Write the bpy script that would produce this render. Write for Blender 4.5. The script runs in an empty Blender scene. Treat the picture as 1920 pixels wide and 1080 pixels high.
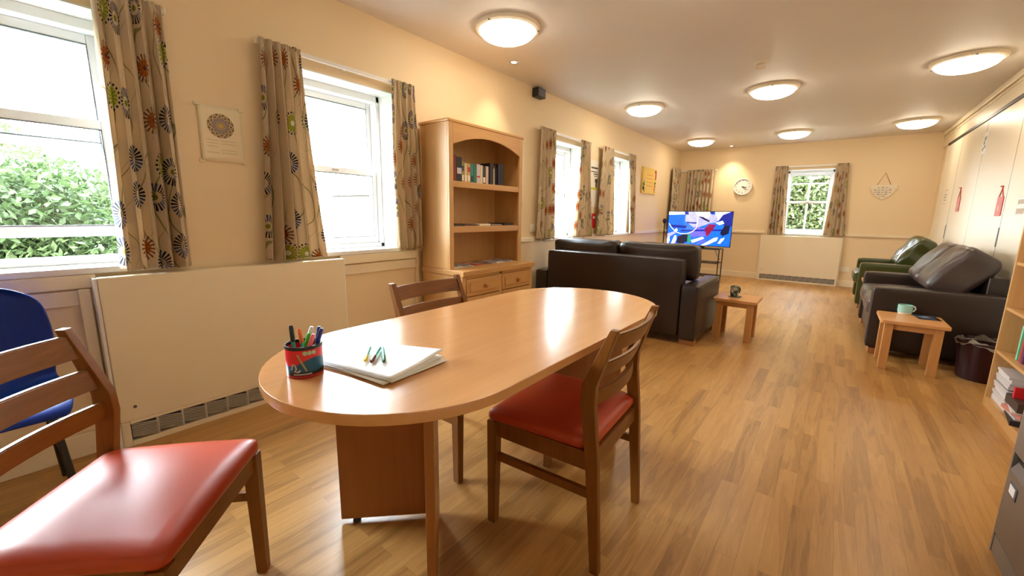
import bpy, bmesh, math, random
from mathutils import Vector, Matrix
random.seed(7)
R_ = math.radians
PI = math.pi
C = bpy.context.scene.collection
SC = bpy.context.scene

# ------------------------------------------------------------------ helpers: objects
def setp(o, label=None, cat=None, group=None, kind=None):
    if label: o['label'] = label
    if cat: o['category'] = cat
    if group: o['group'] = group
    if kind: o['kind'] = kind
    return o
def obj(name, bm, mats, parent=None, smooth=True, angle=35):
    me = bpy.data.meshes.new(name)
    bmesh.ops.recalc_face_normals(bm, faces=bm.faces)
    bm.to_mesh(me); bm.free()
    if not isinstance(mats, (list, tuple)): mats = [mats]
    for m in mats: me.materials.append(m)
    if smooth:
        for p in me.polygons: p.use_smooth = True
        me.set_sharp_from_angle(angle=R_(angle))
    o = bpy.data.objects.new(name, me); C.objects.link(o)
    if smooth and angle == 35:
        md = o.modifiers.new('even_shading', 'WEIGHTED_NORMAL'); md.keep_sharp = True; md.weight = 80
    if parent: o.parent = parent
    return o
def thing(name, label, cat, loc=(0, 0, 0), rotz=0, group=None):
    o = bpy.data.objects.new(name, None); C.objects.link(o)
    o.empty_display_size = .1
    o.location = loc; o.rotation_euler = (0, 0, rotz)
    return setp(o, label, cat, group)
def dup(root, loc, rotz=0, label=None):
    r = root.copy(); C.objects.link(r); r.location = loc; r.rotation_euler = (0, 0, rotz)
    if label: r['label'] = label
    for ch in list(root.children):
        c = ch.copy(); C.objects.link(c); c.parent = r
        for g in list(ch.children):
            d = g.copy(); C.objects.link(d); d.parent = c
    return r
def struct(name, bm, mats, parent=None, **k):
    o = obj(name, bm, mats, parent, **k)
    if not parent: o['kind'] = 'structure'
    return o

# ------------------------------------------------------------------ helpers: shapes
def new(): return bmesh.new()
def merge(bm, t, mi=0):
    t.verts.index_update()
    vs = [bm.verts.new(v.co) for v in t.verts]
    for f in t.faces:
        try:
            nf = bm.faces.new([vs[v.index] for v in f.verts]); nf.material_index = mi
        except ValueError: pass
    t.free()
def box(bm, lo, hi, bev=0.0, seg=2, mi=0, M=None):
    t = bmesh.new(); bmesh.ops.create_cube(t, size=1)
    lo = Vector(lo); hi = Vector(hi)
    a = Vector([min(lo[i], hi[i]) for i in range(3)]); b = Vector([max(lo[i], hi[i]) for i in range(3)])
    s = b - a; c = (a + b) / 2
    for v in t.verts: v.co = Vector((v.co.x * s.x, v.co.y * s.y, v.co.z * s.z)) + c
    if bev > 0:
        bmesh.ops.bevel(t, geom=t.edges[:], offset=min(bev, min(s) * .45), segments=seg, profile=.5, affect='EDGES')
    if M is not None:
        for v in t.verts: v.co = M @ v.co
    merge(bm, t, mi); return bm
def hexa(bm, bot, top, bev=0, mi=0):
    """box between two quads (4 points each, same winding)"""
    t = bmesh.new()
    vb = [t.verts.new(p) for p in bot]; vt = [t.verts.new(p) for p in top]
    t.faces.new(vb[::-1]); t.faces.new(vt)
    for i in range(4): t.faces.new([vb[i], vb[(i + 1) % 4], vt[(i + 1) % 4], vt[i]])
    bmesh.ops.recalc_face_normals(t, faces=t.faces)
    if bev: bmesh.ops.bevel(t, geom=t.edges[:], offset=bev, segments=2, profile=.5, affect='EDGES')
    merge(bm, t, mi); return bm
def prism(bm, pts, axis, lo, hi, bev=0, mi=0):
    """polygon pts (2D) extruded along axis between lo and hi; 2D coords fill the other two axes in order"""
    t = bmesh.new()
    def P(p, h):
        q = [0, 0, 0]; oth = [i for i in range(3) if i != axis]
        q[oth[0]], q[oth[1]], q[axis] = p[0], p[1], h
        return q
    a = [t.verts.new(P(p, lo)) for p in pts]; b = [t.verts.new(P(p, hi)) for p in pts]
    n = len(pts)
    t.faces.new(a[::-1]); t.faces.new(b)
    for i in range(n): t.faces.new([a[i], a[(i + 1) % n], b[(i + 1) % n], b[i]])
    bmesh.ops.recalc_face_normals(t, faces=t.faces)
    if bev:
        ed = [e for e in t.edges if len(e.link_faces) == 2 and e.calc_face_angle(0) > .6]
        bmesh.ops.bevel(t, geom=ed, offset=bev, segments=2, profile=.5, affect='EDGES')
    merge(bm, t, mi); return bm
def lathe(bm, prof, seg=32, c=(0, 0, 0), mi=0, closed=False):
    t = bmesh.new(); rings = []
    for r, z in prof:
        if r < 1e-5: rings.append([t.verts.new((0, 0, z))])
        else: rings.append([t.verts.new((r * math.cos(2 * PI * i / seg), r * math.sin(2 * PI * i / seg), z)) for i in range(seg)])
    for A, B in zip(rings, rings[1:]):
        for i in range(seg):
            j = (i + 1) % seg
            if len(A) == 1 and len(B) == 1: continue
            if len(A) == 1: t.faces.new([A[0], B[i], B[j]])
            elif len(B) == 1: t.faces.new([A[i], B[0], A[j]])
            else: t.faces.new([A[i], B[i], B[j], A[j]])
    for v in t.verts: v.co = v.co + Vector(c)
    merge(bm, t, mi); return bm
def tube(bm, path, r, seg=10, mi=0, closed=False, caps=True):
    pts = [Vector(p) for p in path]; n = len(pts); t = bmesh.new(); rings = []
    up = None
    for i, p in enumerate(pts):
        if closed: d = pts[(i + 1) % n] - pts[i - 1]
        else: d = pts[min(i + 1, n - 1)] - pts[max(i - 1, 0)]
        d.normalize()
        if up is None: up = Vector((0, 0, 1)) if abs(d.z) < .9 else Vector((1, 0, 0))
        x = d.cross(up).normalized(); y = x.cross(d).normalized(); up = y
        rr = r[i] if isinstance(r, (list, tuple)) else r
        rings.append([t.verts.new(p + rr * (x * math.cos(2 * PI * k / seg) + y * math.sin(2 * PI * k / seg))) for k in range(seg)])
    rng = range(n) if closed else range(n - 1)
    for i in rng:
        A, B = rings[i], rings[(i + 1) % n]
        for k in range(seg):
            l = (k + 1) % seg; t.faces.new([A[k], A[l], B[l], B[k]])
    if caps and not closed:
        t.faces.new(rings[0][::-1]); t.faces.new(rings[-1])
    merge(bm, t, mi); return bm
def pillow(bm, c, s, r=.05, n=10, bulge=(0, 0, 0), M=None, mi=0, wr=0, seed=0):
    """rounded box of size s about c whose faces bulge by bulge[axis] at their centre"""
    t = bmesh.new(); bmesh.ops.create_cube(t, size=2)
    bmesh.ops.subdivide_edges(t, edges=t.edges[:], cuts=n - 1, use_grid_fill=True)
    h = Vector(s) / 2; rnd = random.Random(seed)
    ph = [rnd.uniform(0, 6) for _ in range(6)]
    for v in t.verts:
        u = v.co.copy()
        u = Vector([math.copysign(abs(a) ** .75, a) for a in u])
        p = Vector((u.x * h.x, u.y * h.y, u.z * h.z))
        rr = min(r, min(h) * .95)
        q = Vector([max(-(h[i] - rr), min(h[i] - rr, p[i])) for i in range(3)])
        d = p - q
        if d.length > 1e-9: p = q + d.normalized() * rr
        for ax in range(3):
            o1, o2 = [i for i in range(3) if i != ax]
            k = (1 - u[o1] ** 2) * (1 - u[o2] ** 2)
            p[ax] += bulge[ax] * k * u[ax]
        if wr:
            p += Vector((math.sin(9 * p.z / .3 + ph[0]) * math.sin(7 * p.x / .4 + ph[1]), math.sin(8 * p.x / .3 + ph[2]) * math.sin(6 * p.z / .3 + ph[3]),
                         math.sin(8 * p.x / .35 + ph[4]) * math.sin(5 * p.y / .3 + ph[5]))) * wr
        p += Vector(c)
        v.co = M @ p if M is not None else p
    merge(bm, t, mi); return bm
def disc(bm, c, r, axis, seg=32, mi=0, h=.002):
    """thin solid disc, centre c, normal along axis"""
    t = bmesh.new()
    bmesh.ops.create_cone(t, cap_ends=True, cap_tris=False, segments=seg, radius1=r, radius2=r, depth=h)
    if axis == 0: m = Matrix.Rotation(PI / 2, 4, 'Y')
    elif axis == 1: m = Matrix.Rotation(PI / 2, 4, 'X')
    else: m = Matrix.Identity(4)
    for v in t.verts: v.co = m @ v.co + Vector(c)
    merge(bm, t, mi); return bm

# ------------------------------------------------------------------ helpers: materials
class NT:
    def __init__(s, name):
        s.m = bpy.data.materials.new(name); s.m.use_nodes = True
        s.t = s.m.node_tree; s.b = s.t.nodes['Principled BSDF']; s.out = s.t.nodes['Material Output']
    def n(s, typ, **k):
        nd = s.t.nodes.new(typ)
        for a, b in k.items(): setattr(nd, a, b)
        return nd
    def l(s, a, b): s.t.links.new(a, b)
    def inp(s, sock, v):
        if isinstance(v, bpy.types.NodeSocket): s.l(v, sock)
        else: sock.default_value = v
    def math(s, op, a, b=0.0, c=None, clamp=False):
        nd = s.n('ShaderNodeMath', operation=op, use_clamp=clamp)
        s.inp(nd.inputs[0], a); s.inp(nd.inputs[1], b)
        if c is not None: s.inp(nd.inputs[2], c)
        return nd.outputs[0]
    def vm(s, op, a, b=(0, 0, 0)):
        nd = s.n('ShaderNodeVectorMath', operation=op)
        s.inp(nd.inputs[0], a); s.inp(nd.inputs[1], b)
        return nd.outputs[1] if op in ('LENGTH', 'DOT_PRODUCT') else nd.outputs[0]
    def mix(s, f, a, b):
        nd = s.n('ShaderNodeMix', data_type='RGBA')
        s.inp(nd.inputs['Factor'], f)
        for k, v in ((6, a), (7, b)):
            if isinstance(v, bpy.types.NodeSocket): s.l(v, nd.inputs[k])
            else: nd.inputs[k].default_value = (*v[:3], 1)
        return nd.outputs[2]
    def ramp(s, f, stops):
        nd = s.n('ShaderNodeValToRGB'); e = nd.color_ramp.elements
        while len(e) < len(stops): e.new(.5)
        for k, (p, c) in enumerate(stops): e[k].position = p; e[k].color = (*c[:3], 1)
        s.inp(nd.inputs[0], f); return nd.outputs[0]
    def coord(s, which='Object', scale=(1, 1, 1), rot=(0, 0, 0)):
        tc = s.n('ShaderNodeTexCoord'); mp = s.n('ShaderNodeMapping')
        mp.inputs['Scale'].default_value = scale; mp.inputs['Rotation'].default_value = rot
        s.l(tc.outputs[which], mp.inputs[0]); return mp.outputs[0]
    def noise(s, vec, scale=5, detail=4, rough=.5, dist=0):
        nd = s.n('ShaderNodeTexNoise')
        s.l(vec, nd.inputs['Vector']); nd.inputs['Scale'].default_value = scale
        nd.inputs['Detail'].default_value = detail; nd.inputs['Roughness'].default_value = rough
        nd.inputs['Distortion'].default_value = dist
        return nd.outputs['Fac']
    def bump(s, h, strength=.2, dist=.01):
        nd = s.n('ShaderNodeBump'); nd.inputs['Strength'].default_value = strength; nd.inputs['Distance'].default_value = dist
        s.l(h, nd.inputs['Height']); s.l(nd.outputs[0], s.b.inputs['Normal'])
    def set(s, col=None, rough=None, metal=None, spec=None, coat=None):
        if col is not None:
            if isinstance(col, bpy.types.NodeSocket): s.l(col, s.b.inputs['Base Color'])
            else: s.b.inputs['Base Color'].default_value = (*col[:3], 1)
        if rough is not None: s.inp(s.b.inputs['Roughness'], rough)
        if metal is not None: s.b.inputs['Metallic'].default_value = metal
        if spec is not None: s.b.inputs['Specular IOR Level'].default_value = spec
        if coat is not None: s.b.inputs['Coat Weight'].default_value = coat; s.b.inputs['Coat Roughness'].default_value = .15
        return s.m
def lin(r, g, b):
    f = lambda c: (c / 255 / 12.92) if c / 255 < .04045 else ((c / 255 + .055) / 1.055) ** 2.4
    return (f(r), f(g), f(b))
def plain(name, col, rough=.5, metal=0, spec=.5, var=.04, scale=30, bump=0):
    t = NT(name); v = t.coord('Object')
    f = t.noise(v, scale, 3)
    c = t.mix(f, [max(0, x * (1 - var)) for x in col], [min(1, x * (1 + var)) for x in col])
    t.set(c, rough, metal, spec)
    if bump: t.bump(f, bump, .004)
    return t.m
def wood(name, a, b, axis='z', rough=.4, scale=1.0, spec=.5, contrast=1.0, coat=None):
    t = NT(name)
    s = {'x': (1.2, 22, 22), 'y': (22, 1.2, 22), 'z': (22, 22, 1.2)}[axis]
    v = t.coord('Object', [k * scale for k in s])
    n1 = t.noise(v, 1.6, 5, .6, .6); n2 = t.noise(v, 5, 3, .6)
    f = t.math('MULTIPLY_ADD', n2, .35, t.math('MULTIPLY', n1, .75))
    c = t.ramp(f, [(.5 - .22 / contrast, b), (.5 + .2 / contrast, a)])
    t.set(c, rough, spec=spec, coat=coat); t.bump(n2, .04, .001)
    return t.m
def emis(name, col, st):
    t = NT(name); t.b.inputs['Base Color'].default_value = (*col, 1)
    t.b.inputs['Emission Color'].default_value = (*col, 1); t.b.inputs['Emission Strength'].default_value = st
    return t.m

M = {}
def wallpaint(name, col):
    t = NT(name); v = t.coord('Object')
    f = t.noise(v, 1.3, 3); g = t.noise(v, 160, 3)
    t.set(t.mix(f, [c * .97 for c in col], [min(1, c * 1.03) for c in col]), .55, spec=.35); t.bump(g, .05, .002)
    return t.m
M['cream'] = wallpaint('cream wall paint', (.80, .645, .42))
M['ceil'] = wallpaint('ceiling paint', (.74, .70, .65))
M['creamgloss'] = plain('cream gloss paint', (.82, .72, .53), .35, var=.02, scale=6)
M['white'] = plain('white gloss paint', (.83, .83, .82), .35, var=.02, scale=6)
M['upvc'] = plain('white frame plastic', (.86, .87, .88), .3, var=.01)
M['gasket'] = plain('grey gasket', (.10, .11, .13), .5)
M['doorpaint'] = plain('cream door laminate', (.80, .72, .56), .33, var=.015, scale=5)
M['black'] = plain('black plastic', (.012, .012, .013), .4)
M['blackmetal'] = plain('black steel', (.015, .015, .016), .35, var=.1)
M['chrome'] = plain('brushed metal', (.62, .60, .57), .3, metal=1)
M['dome'] = emis('lit opal glass', (1.0, .86, .66), 12)
M['bulb'] = emis('lit spot lens', (1.0, .85, .6), 60)
M['rim'] = plain('cream lamp rim', (.80, .72, .58), .4)
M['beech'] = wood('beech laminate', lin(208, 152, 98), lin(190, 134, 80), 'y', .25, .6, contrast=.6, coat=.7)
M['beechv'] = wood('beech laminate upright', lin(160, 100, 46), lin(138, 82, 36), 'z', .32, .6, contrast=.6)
M['oakch'] = wood('stained chair wood', lin(132, 80, 22), lin(98, 54, 12), 'z', .38, .9, spec=.35, contrast=.8)
M['oakchx'] = wood('stained slat wood', lin(132, 80, 22), lin(98, 54, 12), 'x', .38, .9, spec=.35, contrast=.8)
M['oakbk'] = wood('light oak veneer', lin(206, 162, 104), lin(184, 138, 82), 'z', .36, .7, contrast=.6)
M['oakbkh'] = wood('light oak veneer lengthwise', lin(202, 156, 98), lin(182, 132, 78), 'y', .36, .7, contrast=.6)
M['pine'] = wood('honey pine', lin(198, 142, 82), lin(172, 116, 60), 'z', .4, .8, contrast=.7)
M['pinetop'] = wood('honey pine top', lin(206, 150, 92), lin(180, 122, 68), 'x', .32, .8, contrast=.7)
M['foot'] = wood('pale wood foot', lin(170, 110, 62), lin(140, 84, 44), 'x', .4)
def vinyl(name, col, rough=.32):
    t = NT(name); v = t.coord('Object')
    f = t.noise(v, 4, 3); g = t.n('ShaderNodeTexVoronoi'); t.l(v, g.inputs['Vector']); g.inputs['Scale'].default_value = 420
    t.set(t.mix(f, [c * .92 for c in col], [min(1, c * 1.06) for c in col]), rough, spec=.5)
    t.bump(g.outputs['Distance'], .05, .001); return t.m
M['terracotta'] = vinyl('terracotta vinyl', lin(172, 58, 24), .38)
def leather(name, col, rough=.36):
    t = NT(name); v = t.coord('Object')
    f = t.noise(v, 3.5, 5, .6); g = t.n('ShaderNodeTexVoronoi'); t.l(v, g.inputs['Vector']); g.inputs['Scale'].default_value = 150
    w = t.noise(v, 22, 4, .6, .8)
    t.set(t.mix(f, [c * .75 for c in col], [min(1, c * 1.25) for c in col]), rough, spec=.5)
    h = t.math('MULTIPLY_ADD', g.outputs['Distance'], .4, w); t.bump(h, .16, .004); return t.m
M['brownleather'] = leather('dark brown leather', lin(38, 23, 14), .40)
M['greyleather'] = leather('highlit brown leather', lin(66, 54, 50), .34)  # paler copy of the brown leather; the cushions' grey highlight is in the colour
M['greenleather'] = leather('olive green leather', lin(58, 62, 26), .26)
M['blueplastic'] = plain('blue moulded plastic', lin(0, 40, 128), .36, spec=.3, var=.03)
M['bin'] = plain('maroon plastic', lin(42, 8, 12), .3, spec=.35)
M['binbag'] = plain('translucent bin liner', (.20, .17, .14), .3, var=.4, scale=50, bump=.4)
M['paper'] = plain('white paper', (.86, .86, .85), .6, var=.01)
M['manila'] = plain('manila paper', (.80, .72, .58), .6, var=.02)
M['mint'] = plain('mint glaze', lin(168, 212, 200), .2)
M['teal'] = plain('teal pen barrel', lin(60, 186, 170), .35)
M['greysteel'] = plain('grey painted steel', lin(120, 113, 104), .38, var=.03, scale=8)
M['greysteel2'] = plain('brown grey painted steel', lin(112, 100, 90), .38, var=.03, scale=8)
M['plaque'] = plain('cream painted plaque', (.78, .70, .55), .5)
M['ink'] = plain('dark print', (.06, .055, .05), .6)
M['greyink'] = plain('grey print', (.30, .28, .25), .6)
M['rope'] = plain('jute cord', (.45, .32, .18), .8)
M['redcard'] = plain('red card', lin(196, 66, 48), .5)
M['red'] = plain('red print', lin(200, 26, 34), .5)
M['canvas'] = plain('yellow canvas print', lin(232, 196, 96), .6, var=.05, scale=6)
M['orange'] = plain('orange print', lin(220, 130, 50), .6)
M['green'] = plain('green print', lin(70, 130, 60), .6)
M['pink'] = plain('pink print', lin(214, 90, 100), .6)
M['mauve'] = plain('pale grey print', lin(190, 186, 196), .6)
M['mandala'] = None
M['socket'] = plain('cream switch plastic', (.80, .74, .62), .35)
COL = {}
def colour(name, r, g, b, rough=.5):
    if name not in COL: COL[name] = plain(name + ' cover', lin(r, g, b), rough, var=.05)
    return COL[name]

def glassmat():
    m = bpy.data.materials.new('window glass'); m.use_nodes = True; t = m.node_tree; t.nodes.clear()
    o = t.nodes.new('ShaderNodeOutputMaterial'); a = t.nodes.new('ShaderNodeBsdfTransparent'); g = t.nodes.new('ShaderNodeBsdfGlossy')
    a.inputs[0].default_value = (.95, .975, .975, 1); g.inputs['Roughness'].default_value = .02
    x = t.nodes.new('ShaderNodeMixShader'); lw = t.nodes.new('ShaderNodeLayerWeight'); lw.inputs[0].default_value = .5
    pw = t.nodes.new('ShaderNodeMath'); pw.operation = 'POWER'; pw.inputs[1].default_value = 5; t.links.new(lw.outputs['Facing'], pw.inputs[0])
    ma = t.nodes.new('ShaderNodeMath'); ma.operation = 'MULTIPLY_ADD'; ma.inputs[1].default_value = .85; ma.inputs[2].default_value = .04; t.links.new(pw.outputs[0], ma.inputs[0])
    t.links.new(ma.outputs[0], x.inputs[0]); t.links.new(a.outputs[0], x.inputs[1]); t.links.new(g.outputs[0], x.inputs[2])
    t.links.new(x.outputs[0], o.inputs[0]); return m
M['glass'] = glassmat()

def floormat():
    t = NT('oak plank vinyl'); v = t.coord('Object')
    sx = t.n('ShaderNodeSeparateXYZ'); t.l(v, sx.inputs[0])
    cb = t.n('ShaderNodeCombineXYZ'); t.l(sx.outputs[1], cb.inputs[0]); t.l(sx.outputs[0], cb.inputs[1])
    def brick(off):
        b = t.n('ShaderNodeTexBrick'); t.l(cb.outputs[0], b.inputs['Vector'])
        b.offset = .37; b.offset_frequency = 2; b.squash = 1
        b.inputs['Scale'].default_value = 1; b.inputs['Brick Width'].default_value = .72; b.inputs['Row Height'].default_value = .066
        b.inputs['Mortar Size'].default_value = .0007; b.inputs['Mortar Smooth'].default_value = .3; b.inputs['Bias'].default_value = 0
        b.inputs['Color1'].default_value = (0, 0, 0, 1); b.inputs['Color2'].default_value = (1, 1, 1, 1); b.inputs['Mortar'].default_value = (.35, .35, .35, 1)
        return b
    b = brick(0)
    bw = t.n('ShaderNodeRGBToBW'); t.l(b.outputs['Color'], bw.inputs[0]); pv = bw.outputs[0]
    # shift the grain along each plank by its own amount
    gv = t.n('ShaderNodeCombineXYZ')
    t.l(t.math('MULTIPLY_ADD', pv, 13.7, t.math('MULTIPLY', sx.outputs[0], 18.0)), gv.inputs[0])
    t.l(t.math('MULTIPLY_ADD', pv, 7.3, t.math('MULTIPLY', sx.outputs[1], 1.3)), gv.inputs[1])
    t.l(t.math('MULTIPLY', pv, 9.0), gv.inputs[2])
    n1 = t.noise(gv.outputs[0], 1.0, 5, .6, .9)
    n2 = t.noise(gv.outputs[0], 6.0, 3, .6, .3)
    ring = t.math('SINE', t.math('MULTIPLY', n1, 40.0))
    f = t.math('ADD', t.math('MULTIPLY', n1, .62), t.math('ADD', t.math('MULTIPLY', ring, .035), t.math('MULTIPLY', n2, .2)))
    f = t.math('ADD', f, t.math('MULTIPLY_ADD', pv, .22, -.02))
    c = t.ramp(f, [(.30, lin(140, 98, 50)), (.52, lin(174, 128, 70)), (.76, lin(192, 146, 86))])
    c = t.mix(t.math('MULTIPLY', b.outputs['Fac'], .35), c, lin(96, 62, 30))
    t.set(c, t.math('MULTIPLY_ADD', n2, .1, .27), spec=.45)
    t.bump(n2, .04, .002)
    return t.m
M['floor'] = floormat()

def fabricmat():
    t = NT('printed curtain cotton')
    tc = t.n('ShaderNodeTexCoord'); uv = tc.outputs['UV']
    K = 4.5
    p = t.vm('MULTIPLY', uv, (K, K, 0))
    vo = t.n('ShaderNodeTexVoronoi', voronoi_dimensions='2D', feature='F1')
    t.l(p, vo.inputs['Vector']); vo.inputs['Scale'].default_value = 1; vo.inputs['Randomness'].default_value = .62
    d = t.vm('SUBTRACT', p, vo.outputs['Position'])
    sp = t.n('ShaderNodeSeparateXYZ'); t.l(d, sp.inputs[0])
    ang = t.math('ARCTAN2', sp.outputs[1], sp.outputs[0]); r = t.vm('LENGTH', d)
    rc = t.n('ShaderNodeSeparateColor'); t.l(vo.outputs['Color'], rc.inputs[0]); ty = rc.outputs[0]
    lt = lambda a, b: t.math('LESS_THAN', a, b); gt = lambda a, b: t.math('GREATER_THAN', a, b)
    mul = lambda *a: a[0] if len(a) == 1 else t.math('MULTIPLY', a[0], mul(*a[1:]))
    stripe = lambda n, th: gt(t.math('SINE', t.math('MULTIPLY', ang, n)), th)
    ring = lambda a, b: mul(gt(r, a), lt(r, b))
    # base cloth with faint weave
    base = t.mix(t.noise(t.vm('MULTIPLY', uv, (40, 300, 1)), 1, 2), lin(200, 180, 150), lin(217, 199, 171))
    sv = t.n('ShaderNodeSeparateXYZ'); t.l(uv, sv.inputs[0])
    nz = t.noise(t.vm('MULTIPLY', uv, (3, 2, 0)), 1.2, 2)
    # vines
    ph = t.math('ADD', t.math('MULTIPLY', sv.outputs[0], 17.0), t.math('ADD', t.math('MULTIPLY', t.math('SINE', t.math('MULTIPLY', sv.outputs[1], 9.0)), 1.3), t.math('MULTIPLY', nz, 5.0)))
    vine = lt(t.math('ABSOLUTE', t.math('SINE', ph)), .075)
    ph2 = t.math('ADD', t.math('MULTIPLY', sv.outputs[0], 24.0), t.math('ADD', t.math('MULTIPLY', sv.outputs[1], 13.0), t.math('MULTIPLY', nz, 7.0)))
    vine2 = mul(lt(t.math('ABSOLUTE', t.math('SINE', ph2)), .05), gt(t.noise(t.vm('MULTIPLY', uv, (6, 6, 0)), 1, 1), .5))
    c = t.mix(t.math('MULTIPLY', vine2, .55), base, lin(138, 132, 80)); c = t.mix(t.math('MULTIPLY', vine, .8), c, lin(122, 118, 62))
    blue = t.mix(gt(t.math('SINE', t.math('MULTIPLY', ang, 3.0)), .3), lin(26, 30, 48), lin(52, 76, 128))
    m1 = mul(lt(ty, .33), ring(.13, .30), stripe(22, -.15)); c = t.mix(m1, c, blue)
    c = t.mix(mul(lt(ty, .33), lt(r, .06)), c, lin(122, 130, 40))
    t2 = mul(gt(ty, .33), lt(ty, .66))
    c = t.mix(mul(t2, ring(.0, .17)), c, t.mix(stripe(9, 0), lin(174, 104, 52), lin(154, 84, 38)))
    c = t.mix(mul(t2, ring(.17, .28), stripe(17, .25)), c, lin(120, 70, 50))
    c = t.mix(mul(t2, lt(r, .04)), c, lin(60, 60, 90))
    t3 = mul(gt(ty, .66), lt(ty, .88))
    c = t.mix(mul(t3, lt(r, .22)), c, t.mix(stripe(15, .5), lin(146, 150, 48), lin(192, 190, 120)))
    c = t.mix(mul(t3, ring(.245, .295), stripe(18, .1)), c, lin(40, 36, 48))
    c = t.mix(mul(t3, lt(r, .07)), c, lin(230, 226, 210))
    t.set(c, .85, spec=.15)
    tr = t.n('ShaderNodeBsdfTranslucent'); t.l(c, tr.inputs[0])
    mx = t.n('ShaderNodeMixShader'); mx.inputs[0].default_value = .22
    t.l(t.b.outputs[0], mx.inputs[1]); t.l(tr.outputs[0], mx.inputs[2]); t.l(mx.outputs[0], t.out.inputs[0])
    return t.m
M['fabric'] = fabricmat()

def leafmat(name, a, b):
    t = NT(name); ob = t.n('ShaderNodeTexCoord')
    f = t.noise(ob.outputs['Object'], 1.1, 4, .7); g = t.noise(ob.outputs['Object'], 9, 2)
    c = t.mix(t.math('ADD', t.math('MULTIPLY', f, .6), t.math('MULTIPLY', g, .4)), a, b)
    t.set(c, .5, spec=.3)
    tr = t.n('ShaderNodeBsdfTranslucent'); t.l(c, tr.inputs[0])
    mx = t.n('ShaderNodeMixShader'); mx.inputs[0].default_value = .35
    t.l(t.b.outputs[0], mx.inputs[1]); t.l(tr.outputs[0], mx.inputs[2]); t.l(mx.outputs[0], t.out.inputs[0])
    return t.m
M['leafA'] = leafmat('bright green leaves', (.024, .058, .018), (.115, .125, .055))
M['leafB'] = leafmat('mid green leaves', (.012, .036, .010), (.060, .085, .032))
M['bark'] = plain('bark', (.12, .08, .05), .8, var=.3)
M['lawn'] = plain('grass', (.02, .035, .012), .8, var=.3, scale=3)
M['shedwood'] = wood('pale shed boards', (.10, .075, .062), (.08, .06, .05), 'z', .6)
M['shedroof'] = plain('blue grey felt', (.10, .11, .125), .7)

# ------------------------------------------------------------------ room dimensions (metres, camera stands at x=0,y=0)
XL, XR, YB, YF, ZC = -2.67, 1.164, 9.09, -2.4, 2.47
H = 1.15
TH = .30

# ------------------------------------------------------------------ setting
bm = new(); box(bm, (XL - TH, YF - TH, -.1), (XR + TH, YB + TH, 0)); struct('floor', bm, M['floor'])
bm = new(); box(bm, (XL - TH, YF - TH, ZC), (XR + TH, YB + TH, ZC + .2)); struct('ceiling', bm, M['ceil'])
SILL, HEAD = .885, 2.01
WIN = {1: (-.62, .50), 2: (1.24, 1.985), 3: (4.08, 4.87), 4: (5.66, 6.44)}     # openings in the left wall (y range)
WB = (-.80, -.10)                                                                # opening in the back wall (x range)
def wall_open(axis, c0, c1, a0, a1, ops):
    """wall slab between c0 and c1 across, a0..a1 along, with openings [(lo, hi)] from SILL to HEAD"""
    bm = new()
    def put(s0, s1, z0, z1):
        if axis == 0: box(bm, (c0, s0, z0), (c1, s1, z1))
        else: box(bm, (s0, c0, z0), (s1, c1, z1))
    cur = a0
    for lo, hi in sorted(ops):
        put(cur, lo, 0, ZC); put(lo, hi, 0, SILL - .03); put(lo, hi, HEAD, ZC); cur = hi
    put(cur, a1, 0, ZC)
    return bm
struct('wall_left', wall_open(0, XL - TH, XL, YF - TH, YB + TH, list(WIN.values())), M['cream'], smooth=False)
struct('wall_back', wall_open(1, YB, YB + TH, XL, XR, [WB]), M['cream'], smooth=False)
bm = new(); box(bm, (XR, YF - TH, 0), (XR + TH, YB + TH, ZC)); struct('wall_right', bm, M['cream'])
bm = new(); box(bm, (XL, YF - TH, 0), (XR, YF, ZC)); struct('wall_front', bm, M['cream'])
# lower walls, dado rails, skirting
bm = new()
for a, b in ((YF, -.75), (2.14, 3.98), (4.97, 5.56), (6.54, YB)): box(bm, (XL, a, .855), (XL + .028, b, .905), .008)
struct('trim_1', bm, M['creamgloss'])
bm = new()
for a, b in ((XL, -1.03), (.135, XR)): box(bm, (a, YB - .028, .865), (b, YB, .91), .008)
struct('trim_2', bm, M['creamgloss'])
bm = new(); box(bm, (XL, YF, 0), (XL + .018, YB, .11), .005); struct('baseboard_left', bm, M['creamgloss'])
bm = new(); box(bm, (XL, YB - .018, 0), (XR, YB, .11), .005); struct('baseboard_back', bm, M['creamgloss'])
# boarding under the near windows
bm = new()
for a, b in ((-.72, .30), (1.49, 2.15)):
    box(bm, (XL, a, .792), (XL + .03, b, .855), .006)
    box(bm, (XL, a, .715), (XL + .014, b, .785), .004)
box(bm, (XL, .235, .11), (XL + .03, .275, .79), .006)
box(bm, (XL, 2.15, .11), (XL + .02, 2.175, .855), .004)
struct('trim_3', bm, M['creamgloss'])
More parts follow.
